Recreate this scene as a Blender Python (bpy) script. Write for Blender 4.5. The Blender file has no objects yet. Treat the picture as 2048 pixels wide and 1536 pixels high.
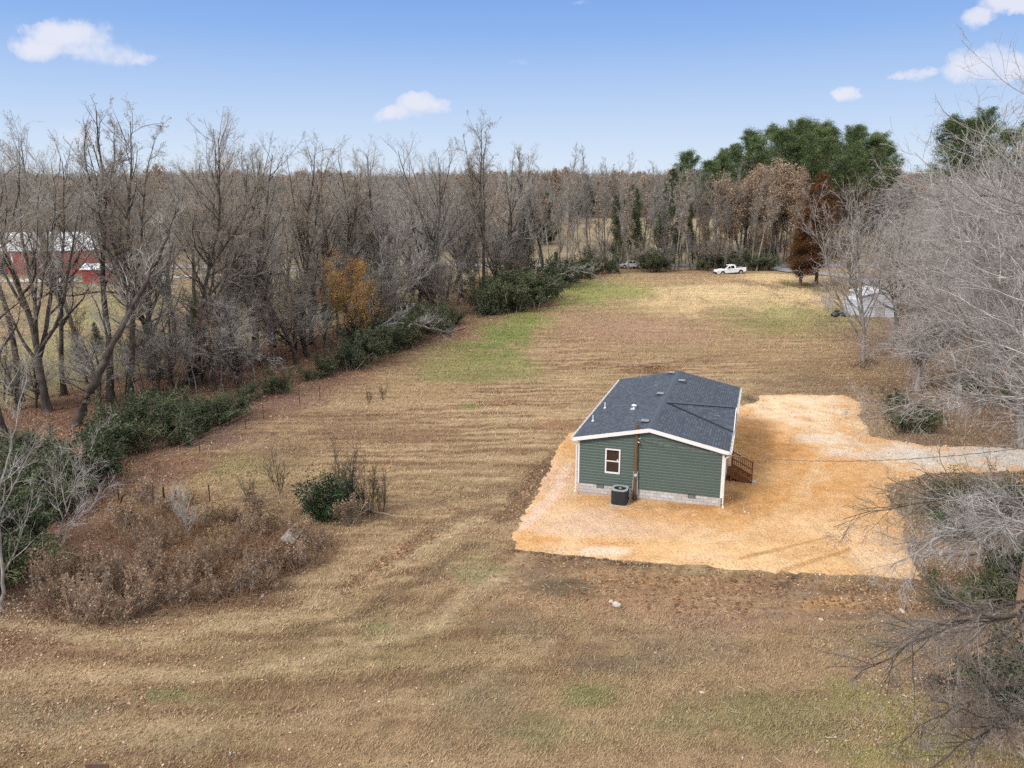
import bpy, math, random
import numpy as np
S = bpy.context.scene
COL = S.collection
R = math.radians

# ------------------------------------------------------------------ camera, sky, sun
F, PITCH, CH = 1590.0, 0.2335, 16.75          # focal length in photo pixels, pitch down, height (m)
cam = bpy.data.cameras.new('camera'); cam.sensor_width = 36; cam.lens = 36 * F / 2048
cam.clip_start = 0.5; cam.clip_end = 9000
co = bpy.data.objects.new('camera', cam); COL.objects.link(co)
co.location = (0, 0, CH); co.rotation_euler = (math.pi / 2 - PITCH, 0, 0); S.camera = co
SUN_EL, SUN_AZ = R(38), R(232)                # azimuth clockwise from +Y: behind the camera, to the left
sun = bpy.data.lights.new('sun', 'SUN'); sun.energy = 1.9; sun.angle = R(13); sun.color = (1, .95, .87)
so = bpy.data.objects.new('sun', sun); COL.objects.link(so)
so.rotation_euler = (math.pi / 2 - SUN_EL, 0, math.pi - SUN_AZ + math.pi * 0)
sd = (math.sin(SUN_AZ) * math.cos(SUN_EL), math.cos(SUN_AZ) * math.cos(SUN_EL), math.sin(SUN_EL))
import mathutils
so.rotation_euler = mathutils.Vector(sd).to_track_quat('Z', 'Y').to_euler()
S.view_settings.view_transform = 'Standard'; S.view_settings.look = 'None'
S.view_settings.exposure = 0.55; S.view_settings.gamma = 1.0
S.cycles.max_bounces = 4; S.cycles.diffuse_bounces = 2; S.cycles.glossy_bounces = 2
S.cycles.transmission_bounces = 2; S.cycles.transparent_max_bounces = 4; S.cycles.volume_bounces = 0
S.cycles.caustics_reflective = False; S.cycles.caustics_refractive = False
S.cycles.use_adaptive_sampling = True; S.cycles.adaptive_threshold = 0.02
S.cycles.use_denoising = False

cP, sP = math.cos(PITCH), math.sin(PITCH)
def ray(px, py):
    r, u = (px - 1024) / F, (768 - py) / F
    v = np.array([r, cP + u * sP, -sP + u * cP]); return v / np.linalg.norm(v)

W = bpy.data.worlds.new('World'); S.world = W; W.use_nodes = True
def N(nt, t, **k):
    n = nt.nodes.new(t)
    for a, b in k.items():
        if a.startswith('i_'):
            key = a[2:]; key = int(key) if key.isdigit() else key.replace('_', ' ')
            n.inputs[key].default_value = b
        else: setattr(n, a, b)
    return n
def LK(nt, a, b): nt.links.new(a, b)
def M(nt, op, a, b=None, c=None, clamp=False):
    n = nt.nodes.new('ShaderNodeMath'); n.operation = op; n.use_clamp = clamp
    for i, v in enumerate((a, b, c)):
        if v is None: continue
        if isinstance(v, (int, float)): n.inputs[i].default_value = v
        else: nt.links.new(v, n.inputs[i])
    return n.outputs[0]
def mixc(nt, f, a, b, bt='MIX'):
    n = nt.nodes.new('ShaderNodeMix'); n.data_type = 'RGBA'; n.blend_type = bt
    for s, v in ((n.inputs[0], f), (n.inputs[6], a), (n.inputs[7], b)):
        if isinstance(v, (int, float)): s.default_value = v
        elif isinstance(v, tuple): s.default_value = (v + (1,))[:4]
        else: nt.links.new(v, s)
    return n.outputs[2]

def build_world():
    nt = W.node_tree; nt.nodes.clear()
    out = N(nt, 'ShaderNodeOutputWorld'); bg = N(nt, 'ShaderNodeBackground')
    sky = N(nt, 'ShaderNodeTexSky'); sky.sky_type = 'NISHITA'; sky.sun_disc = False
    sky.sun_elevation = SUN_EL; sky.sun_rotation = SUN_AZ; sky.altitude = 200
    sky.air_density = 1.0; sky.dust_density = 0.6; sky.ozone_density = 2.2
    bg.inputs[1].default_value = 0.15
    tc = N(nt, 'ShaderNodeTexCoord'); sx = N(nt, 'ShaderNodeSeparateXYZ'); LK(nt, tc.outputs['Generated'], sx.inputs[0])
    az = M(nt, 'ARCTAN2', sx.outputs[0], sx.outputs[1])
    el = M(nt, 'ARCSINE', sx.outputs[2])
    no = N(nt, 'ShaderNodeTexNoise', i_Scale=17.0, i_Detail=7.0, i_Roughness=.6); LK(nt, tc.outputs['Generated'], no.inputs['Vector'])
    no2 = N(nt, 'ShaderNodeTexNoise', i_Scale=9.0, i_Detail=3.0); LK(nt, tc.outputs['Generated'], no2.inputs['Vector'])
    wn = N(nt, 'ShaderNodeTexNoise', i_Scale=13.0, i_Detail=8.0, i_Roughness=.68); LK(nt, tc.outputs['Generated'], wn.inputs['Vector']); ws = N(nt, 'ShaderNodeSeparateColor'); LK(nt, wn.outputs['Color'], ws.inputs[0])
    az0, el0 = az, el; az = M(nt, 'ADD', az, M(nt, 'MULTIPLY', M(nt, 'SUBTRACT', ws.outputs[0], .5), .10)); el = M(nt, 'ADD', el, M(nt, 'MULTIPLY', M(nt, 'SUBTRACT', ws.outputs[1], .5), .045))
    tot = None
    for (px, py, w, h, s) in [(150, 70, 85, 36, 1.0), (95, 95, 60, 26, .85), (205, 100, 80, 26, .85), (290, 112, 40, 12, .6), (838, 212, 58, 26, .9), (800, 230, 66, 20, .7), (1950, 128, 66, 36, 1.0), (1985, 138, 60, 26, .9), (1900, 142, 40, 14, .6), (1938, 44, 40, 20, .9),
                              (2020, 8, 60, 24, 1.0), (1705, 186, 32, 16, .8), (1815, 148, 42, 12, .65), (1058, 121, 46, 8, .4), (1120, 10, 40, 12, .35), (1175, 2, 30, 8, .35), (110, 272, 90, 22, .45)]:
        d = ray(px, py); a0 = math.atan2(d[0], d[1]); e0 = math.asin(d[2]); ra, re = w / F, h / F
        u = M(nt, 'DIVIDE', M(nt, 'SUBTRACT', az, a0), ra); v = M(nt, 'DIVIDE', M(nt, 'SUBTRACT', el, e0), re)
        # flatter underside
        rr = M(nt, 'ADD', M(nt, 'MULTIPLY', u, u), M(nt, 'MULTIPLY', v, v))
        m = M(nt, 'MULTIPLY', M(nt, 'SUBTRACT', 1.0, rr, clamp=True), s)
        tot = m if tot is None else M(nt, 'MAXIMUM', tot, m)
    f = M(nt, 'ADD', tot, M(nt, 'MULTIPLY', M(nt, 'SUBTRACT', no.outputs[0], .5), 2.0))
    f = M(nt, 'MULTIPLY', f, M(nt, 'MULTIPLY', tot, 5.0, clamp=True))
    mr = N(nt, 'ShaderNodeMapRange', interpolation_type='SMOOTHSTEP'); LK(nt, f, mr.inputs[0]); mr.inputs[1].default_value = .10; mr.inputs[2].default_value = .95; el = el0
    # pale horizon deepening quickly upwards, then the physical sky overhead
    cr = N(nt, 'ShaderNodeValToRGB'); LK(nt, M(nt, 'DIVIDE', el, R(20), clamp=True), cr.inputs[0]); e_ = cr.color_ramp.elements
    KX = 1 / (2 ** S.view_settings.exposure) / .15
    st = [(0, (.76, .85, .95)), (.12, (.67, .79, .94)), (.30, (.49, .65, .915)), (.52, (.28, .475, .86)), (.8, (.14, .31, .76))]
    for i, (p_, c_) in enumerate(st):
        q = e_[i] if i < 2 else e_.new(p_)
        q.position = p_; q.color = tuple(v * .1 for v in c_) + (1,)
    grad = mixc(nt, 1.0, cr.outputs[0], (KX * 10, KX * 10, KX * 10), 'MULTIPLY')
    up = N(nt, 'ShaderNodeMapRange', interpolation_type='SMOOTHSTEP'); LK(nt, el, up.inputs[0]); up.inputs[1].default_value = R(14); up.inputs[2].default_value = R(30)
    c1 = mixc(nt, up.outputs[0], grad, mixc(nt, .75, sky.outputs[0], (9.6, 9.3, 9.0)))
    cc = mixc(nt, no2.outputs[0], (.70 * KX, .74 * KX, .90 * KX), (.90 * KX, .90 * KX, .96 * KX))
    c2 = mixc(nt, M(nt, 'MULTIPLY', mr.outputs[0], .93), c1, cc)
    LK(nt, c2, bg.inputs[0]); LK(nt, bg.outputs[0], out.inputs[0])
build_world()

# ------------------------------------------------------------------ terrain and photo-to-ground helpers
def sstep(x, a, b):
    t = np.clip((np.asarray(x, float) - a) / (b - a), 0, 1); return t * t * (3 - 2 * t)
_rs = np.random.RandomState(5); _G = _rs.rand(256, 256)
def vnoise(x, y, s):
    x = np.asarray(x, float) / s; y = np.asarray(y, float) / s
    xi, yi = np.floor(x).astype(int), np.floor(y).astype(int); fx, fy = x - xi, y - yi
    fx = fx * fx * (3 - 2 * fx); fy = fy * fy * (3 - 2 * fy); g = lambda a, b: _G[a & 255, b & 255]
    return (g(xi, yi) * (1 - fx) + g(xi + 1, yi) * fx) * (1 - fy) + (g(xi, yi + 1) * (1 - fx) + g(xi + 1, yi + 1) * fx) * fy - .5
def tz(x, y):
    x = np.asarray(x, float); y = np.asarray(y, float)
    h = 3.6 * sstep(y, 52, 150) * (0.55 + .45 * sstep(x, -70, 5))
    h = h + 4.4 * sstep(y, 155, 300) + 12 * sstep(y, 280, 800) + 38 * sstep(y, 800, 2300) * (1 + .5 * vnoise(x, y, 500))
    h = h + .9 * np.exp(-(((x - 30) / 22) ** 2 + ((y - 116) / 16) ** 2))
    far = sstep(y, 70, 140)
    h = h + (vnoise(x, y, 17) * .35 + vnoise(x, y, 5) * .12) * (.35 + far * .8) * sstep(np.hypot(x - 10, y - 48), 14, 26)
    h = h - .30 * np.exp(-(((x - 2.5) / 5.5) ** 2 + ((y - 41.5) / 6.0) ** 2)) * 1.0
    h = h - 1.2 * sstep(-x, 38, 60) * (1 - sstep(y, 90, 140))
    return h
def proj(p):
    x, y, z = p[0], p[1], p[2] - CH; d = y * cP - z * sP; return 1024 + F * x / d, 768 - F * (y * sP + z * cP) / d
def G(px, py):
    v = ray(px, py); t, step = 8.0, 4.0
    while t < 3000:
        p = v * t
        if CH + p[2] < tz(p[0], p[1]):
            lo, hi = t - step, t
            for _ in range(24):
                m = (lo + hi) / 2; p = v * m
                if CH + p[2] < tz(p[0], p[1]): hi = m
                else: lo = m
            return (v[0] * lo, v[1] * lo, float(tz(v[0] * lo, v[1] * lo)))
        step = max(.5, t * .02); t += step
    p = v * 1500; return (p[0], p[1], float(tz(p[0], p[1])))
def AT(px, y):
    z = 0
    for _ in range(4):
        d = y * cP - (z - CH) * sP; x = (px - 1024) / F * d; z = float(tz(x, y))
    return (x, y, z)
def HT(y, py, z0):            # height above z0 of a point at ground distance y seen on photo row py
    u = (768 - py) / F; return CH + y * (-sP + u * cP) / (cP + u * sP) - z0

# ------------------------------------------------------------------ mesh helpers
def setup(o, label=None, cat=None, group=None, kind=None):
    if label: o['label'] = label
    if cat: o['category'] = cat
    if group: o['group'] = group
    if kind: o['kind'] = kind
    return o
def npmesh(name, V, Q=None, T=None, mats=(), smooth=False, col=None, midx=None):
    V = np.asarray(V, np.float32).reshape(-1, 3)
    arr, tot = [], []
    if Q is not None and len(Q): Q = np.asarray(Q, np.int32); arr.append(Q.ravel()); tot.append(np.full(len(Q), 4, np.int32))
    if T is not None and len(T): T = np.asarray(T, np.int32); arr.append(T.ravel()); tot.append(np.full(len(T), 3, np.int32))
    L = np.concatenate(arr); tot = np.concatenate(tot); st = np.concatenate(([0], np.cumsum(tot)[:-1])).astype(np.int32)
    me = bpy.data.meshes.new(name); me.vertices.add(len(V)); me.vertices.foreach_set('co', V.ravel())
    me.loops.add(len(L)); me.loops.foreach_set('vertex_index', L)
    me.polygons.add(len(tot)); me.polygons.foreach_set('loop_start', st)
    for m in mats: me.materials.append(m)
    me.update(calc_edges=True)
    if smooth: me.polygons.foreach_set('use_smooth', np.ones(len(tot), bool))
    if midx is not None: me.polygons.foreach_set('material_index', np.asarray(midx, np.int32))
    if col is not None:
        ca = me.color_attributes.new('tint', 'FLOAT_COLOR', 'POINT')
        c = np.ones((len(V), 4), np.float32); c[:, :3] = col; ca.data.foreach_set('color', c.ravel())
    return me
def mk(name, me, parent=None, loc=(0, 0, 0), rz=0, sc=None):
    o = bpy.data.objects.new(name, me); COL.objects.link(o); o.location = loc; o.rotation_euler = (0, 0, rz)
    if sc is not None: o.scale = (sc, sc, sc) if not hasattr(sc, '__len__') else sc
    if parent: o.parent = parent
    return o
class MB:                       # polygon collector for hand-built things
    def __init__(s): s.v = []; s.f = []; s.m = []; s.mats = []
    def mi(s, mat):
        if mat not in s.mats: s.mats.append(mat)
        return s.mats.index(mat)
    def add(s, vs, fs, mat):
        b = len(s.v); s.v += [tuple(map(float, v)) for v in vs]; s.f += [tuple(b + i for i in f) for f in fs]; s.m += [s.mi(mat)] * len(fs); return s
    def box(s, a, b, mat, rz=0, c=None):
        (x0, y0, z0), (x1, y1, z1) = a, b
        vs = [(x0, y0, z0), (x1, y0, z0), (x1, y1, z0), (x0, y1, z0), (x0, y0, z1), (x1, y0, z1), (x1, y1, z1), (x0, y1, z1)]
        if rz:
            cx, cy = c if c else ((x0 + x1) / 2, (y0 + y1) / 2); k, q = math.cos(rz), math.sin(rz)
            vs = [(cx + (x - cx) * k - (y - cy) * q, cy + (x - cx) * q + (y - cy) * k, z) for x, y, z in vs]
        return s.add(vs, [(0, 3, 2, 1), (4, 5, 6, 7), (0, 1, 5, 4), (1, 2, 6, 5), (2, 3, 7, 6), (3, 0, 4, 7)], mat)
    def bar(s, p, q, w, h, mat):           # rectangular bar between points
        p, q = mathutils.Vector(p), mathutils.Vector(q); d = (q - p).normalized()
        up = mathutils.Vector((0, 0, 1)) if abs(d.z) < .95 else mathutils.Vector((0, 1, 0))
        a = d.cross(up).normalized() * w / 2; b = a.cross(d).normalized() * h / 2
        vs = [p - a - b, p + a - b, p + a + b, p - a + b, q - a - b, q + a - b, q + a + b, q - a + b]
        return s.add(vs, [(0, 3, 2, 1), (4, 5, 6, 7), (0, 1, 5, 4), (1, 2, 6, 5), (2, 3, 7, 6), (3, 0, 4, 7)], mat)
    def tube(s, pts, rad, mat, n=10, cap=True):
        pts = [mathutils.Vector(p) for p in pts]; rad = rad if hasattr(rad, '__len__') else [rad] * len(pts)
        vs = []; fs = []
        for i, p in enumerate(pts):
            d = (pts[min(i + 1, len(pts) - 1)] - pts[max(i - 1, 0)]).normalized()
            up = mathutils.Vector((0, 0, 1)) if abs(d.z) < .9 else mathutils.Vector((0, 1, 0))
            a = d.cross(up).normalized(); b = a.cross(d)
            vs += [p + (a * math.cos(2 * math.pi * k / n) + b * math.sin(2 * math.pi * k / n)) * rad[i] for k in range(n)]
        for i in range(len(pts) - 1):
            fs += [(i * n + k, i * n + (k + 1) % n, (i + 1) * n + (k + 1) % n, (i + 1) * n + k) for k in range(n)]
        if cap: fs += [tuple(range(n - 1, -1, -1)), tuple((len(pts) - 1) * n + k for k in range(n))]
        return s.add(vs, fs, mat)
    def prism(s, prof, y0, y1, mat, axis='y'):   # profile (a,b) extruded
        n = len(prof)
        if axis == 'y': vs = [(a, y0, b) for a, b in prof] + [(a, y1, b) for a, b in prof]
        elif axis == 'x': vs = [(y0, a, b) for a, b in prof] + [(y1, a, b) for a, b in prof]
        else: vs = [(a, b, y0) for a, b in prof] + [(a, b, y1) for a, b in prof]
        return s.add(vs, [tuple(range(n)), tuple(range(2 * n - 1, n - 1, -1))] + [(i, i + n, (i + 1) % n + n, (i + 1) % n) for i in range(n)], mat)
    def build(s, name, parent=None, bevel=0, **k):
        me = bpy.data.meshes.new(name); me.from_pydata(s.v, [], s.f)
        for m in s.mats: me.materials.append(m)
        me.polygons.foreach_set('material_index', s.m); me.update()
        o = mk(name, me, parent, **k)
        if bevel:
            b = o.modifiers.new('b', 'BEVEL'); b.width = bevel; b.segments = 2; b.limit_method = 'ANGLE'
        return o
def empty(name, loc, rz=0):
    o = bpy.data.objects.new(name, None); COL.objects.link(o); o.location = loc; o.rotation_euler = (0, 0, rz); o.empty_display_size = .5; return o

# ------------------------------------------------------------------ materials
def newmat(name, rough=.8, spec=.3, metal=0):
    m = bpy.data.materials.new(name); m.use_nodes = True; nt = m.node_tree; b = nt.nodes['Principled BSDF']
    b.inputs['Roughness'].default_value = rough; b.inputs['Specular IOR Level'].default_value = spec; b.inputs['Metallic'].default_value = metal
    return m, nt, b
def noise(nt, co_, scale, detail=4, rough=.55, dist=0):
    n = N(nt, 'ShaderNodeTexNoise'); n.inputs['Scale'].default_value = scale; n.inputs['Detail'].default_value = detail
    n.inputs['Roughness'].default_value = rough; n.inputs['Distortion'].default_value = dist
    if co_ is not None: LK(nt, co_, n.inputs['Vector'])
    return n.outputs[0]
def ramp(nt, v, lo, hi):
    n = N(nt, 'ShaderNodeMapRange'); LK(nt, v, n.inputs[0]); n.inputs[1].default_value = lo; n.inputs[2].default_value = hi; return n.outputs[0]
def bump(nt, b, h, strength, dist):
    n = N(nt, 'ShaderNodeBump'); n.inputs['Strength'].default_value = strength; n.inputs['Distance'].default_value = dist
    LK(nt, h, n.inputs['Height']); LK(nt, n.outputs[0], b.inputs['Normal'])
def simple(name, c1, c2=None, scale=3, rough=.8, spec=.3, metal=0, bmp=0, bd=.02, rnd=0, detail=5, stretch=None):
    m, nt, b = newmat(name, rough, spec, metal); c2 = c2 or tuple(v * .8 for v in c1)
    tc = N(nt, 'ShaderNodeTexCoord'); cv = tc.outputs['Object']
    if stretch:
        mp = N(nt, 'ShaderNodeMapping'); mp.inputs['Scale'].default_value = stretch; LK(nt, cv, mp.inputs[0]); cv = mp.outputs[0]
    n = noise(nt, cv, scale, detail); c = mixc(nt, ramp(nt, n, .3, .7), c1, c2)
    if rnd:
        oi = N(nt, 'ShaderNodeObjectInfo'); k = M(nt, 'ADD', M(nt, 'MULTIPLY', oi.outputs['Random'], 2 * rnd), 1 - rnd)
        g = N(nt, 'ShaderNodeCombineXYZ')
        for i in range(3): LK(nt, k, g.inputs[i])
        c = mixc(nt, 1.0, c, g.outputs[0], 'MULTIPLY')
    LK(nt, c, b.inputs['Base Color'])
    if bmp: bump(nt, b, n, bmp, bd)
    return m
def tinted(name, rough=.85, spec=.15, scale=6, lo=.75, hi=1.25, rnd=0, trans=0):
    """colour from the mesh's own 'tint' attribute, broken up by noise"""
    m, nt, b = newmat(name, rough, spec)
    at = N(nt, 'ShaderNodeAttribute'); at.attribute_name = 'tint'; tc = N(nt, 'ShaderNodeTexCoord')
    n = noise(nt, tc.outputs['Object'], scale, 3); k = N(nt, 'ShaderNodeMapRange'); LK(nt, n, k.inputs[0])
    k.inputs[1].default_value = .3; k.inputs[2].default_value = .7; k.inputs[3].default_value = lo; k.inputs[4].default_value = hi
    kk = k.outputs[0]
    if rnd:
        oi = N(nt, 'ShaderNodeObjectInfo'); kk = M(nt, 'MULTIPLY', kk, M(nt, 'ADD', M(nt, 'MULTIPLY', oi.outputs['Random'], 2 * rnd), 1 - rnd))
    g = N(nt, 'ShaderNodeCombineXYZ')
    for i in range(3): LK(nt, kk, g.inputs[i])
    c = mixc(nt, 1.0, at.outputs['Color'], g.outputs[0], 'MULTIPLY'); LK(nt, c, b.inputs['Base Color'])
    if trans:
        t = N(nt, 'ShaderNodeBsdfTranslucent'); LK(nt, c, t.inputs[0]); mx = N(nt, 'ShaderNodeMixShader'); mx.inputs[0].default_value = trans
        LK(nt, b.outputs[0], mx.inputs[1]); LK(nt, t.outputs[0], mx.inputs[2]); LK(nt, mx.outputs[0], nt.nodes['Material Output'].inputs[0])
    return m
def barkmat(name, c1, c2, c3, rnd=.2):
    m, nt, b = newmat(name, .9, .15); tc = N(nt, 'ShaderNodeTexCoord')
    mp = N(nt, 'ShaderNodeMapping'); mp.inputs['Scale'].default_value = (1, 1, .25); LK(nt, tc.outputs['Object'], mp.inputs[0])
    n1 = noise(nt, mp.outputs[0], 7, 5); n2 = noise(nt, tc.outputs['Object'], 1.1, 3)
    c = mixc(nt, ramp(nt, n1, .35, .65), c1, c2); c = mixc(nt, ramp(nt, n2, .45, .7), c, c3)
    oi = N(nt, 'ShaderNodeObjectInfo'); k = M(nt, 'ADD', M(nt, 'MULTIPLY', oi.outputs['Random'], 2 * rnd), 1 - rnd)
    g = N(nt, 'ShaderNodeCombineXYZ')
    for i in range(3): LK(nt, k, g.inputs[i])
    LK(nt, mixc(nt, 1.0, c, g.outputs[0], 'MULTIPLY'), b.inputs['Base Color']); bump(nt, b, n1, .6, .03)
    return m
BARK_DARK = barkmat('dark_bark', (.04, .031, .025), (.075, .06, .05), (.13, .115, .10))
TWIG_GREY = barkmat('grey_twigs', (.28, .255, .22), (.42, .39, .345), (.54, .51, .46))
TWIG_BROWN = barkmat('brown_twigs', (.22, .175, .135), (.33, .275, .22), (.42, .37, .315))
BARK_PALE = barkmat('pale_bark', (.19, .17, .15), (.34, .31, .285), (.13, .112, .098), .08)
TWIG_PALE = barkmat('pale_twigs', (.28, .25, .23), (.60, .56, .53), (.17, .145, .13), .08)
BARK_FAR = barkmat('far_bark', (.10, .085, .07), (.20, .175, .15), (.30, .27, .24), .25)
TWIG_FAR = barkmat('far_twigs', (.20, .18, .155), (.31, .285, .255), (.42, .395, .36), .3)
TWIG_DARK = barkmat('dark_twigs', (.12, .092, .075), (.20, .165, .14), (.36, .33, .30), .05)
PINE_BARK = barkmat('pine_bark', (.10, .07, .05), (.17, .12, .09), (.2, .16, .13))
LEAFM = tinted('leaf', scale=.5, lo=.7, hi=1.3, rnd=.12, trans=.25)

# ------------------------------------------------------------------ ground
def seg_d(x, y, pts):
    d = np.full(np.shape(x), 1e9)
    for (ax, ay), (bx, by) in zip(pts[:-1], pts[1:]):
        dx, dy = bx - ax, by - ay; t = np.clip(((x - ax) * dx + (y - ay) * dy) / (dx * dx + dy * dy + 1e-9), 0, 1)
        d = np.minimum(d, np.hypot(x - ax - t * dx, y - ay - t * dy))
    return d
def poly_sd(x, y, pts):          # signed distance, negative inside
    d = seg_d(x, y, pts + [pts[0]]); ins = np.zeros(np.shape(x), bool); n = len(pts)
    for i in range(n):
        (ax, ay), (bx, by) = pts[i], pts[(i + 1) % n]
        c = ((ay > y) != (by > y)) & (x < (bx - ax) * (y - ay) / (by - ay + 1e-12) + ax); ins ^= c
    return np.where(ins, -d, d)
def gp(l): return [G(*p)[:2] for p in l]
TAN, STRAW, GREEN, LITTER, DIRT, ODIRT, OLIVE, DARK = (.305, .21, .12), (.58, .43, .24), (.16, .205, .05), (.20, .112, .075), (.14, .088, .056), (.38, .21, .10), (.21, .18, .078), (.06, .045, .034)
GREYG = (.06, .057, .057); PINKISH = (.31, .195, .13)
def splat(c, x, y, px, py, rx, ry, colr, s, edge=.8):
    cx, cy, _ = G(px, py); y1 = G(px, py - ry)[1]; y2 = G(px, py + ry)[1]; x1 = G(px + rx, py)[0] - cx
    rr = np.hypot((x - cx) / x1, (y - cy) / ((y1 - y2) / 2)); rr = rr + vnoise(x, y, max(1.0, x1 * .35)) * .7 + vnoise(x, y, max(.6, x1 * .12)) * .5 + vnoise(x, y, .5) * .35
    k = (1 - sstep(rr, 1 - edge, 1 + edge * .3)) * s; k = k[..., None]
    return c * (1 - k) + np.array(colr) * k
def lsplat(c, x, y, pts, w, colr, s):
    d = seg_d(x, y, gp(pts)) + vnoise(x, y, .8) * w * .8
    k = ((1 - sstep(d, w * .4, w)) * min(1, s * 1.35))[..., None]; return c * (1 - k) + np.array(colr) * k
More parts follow.
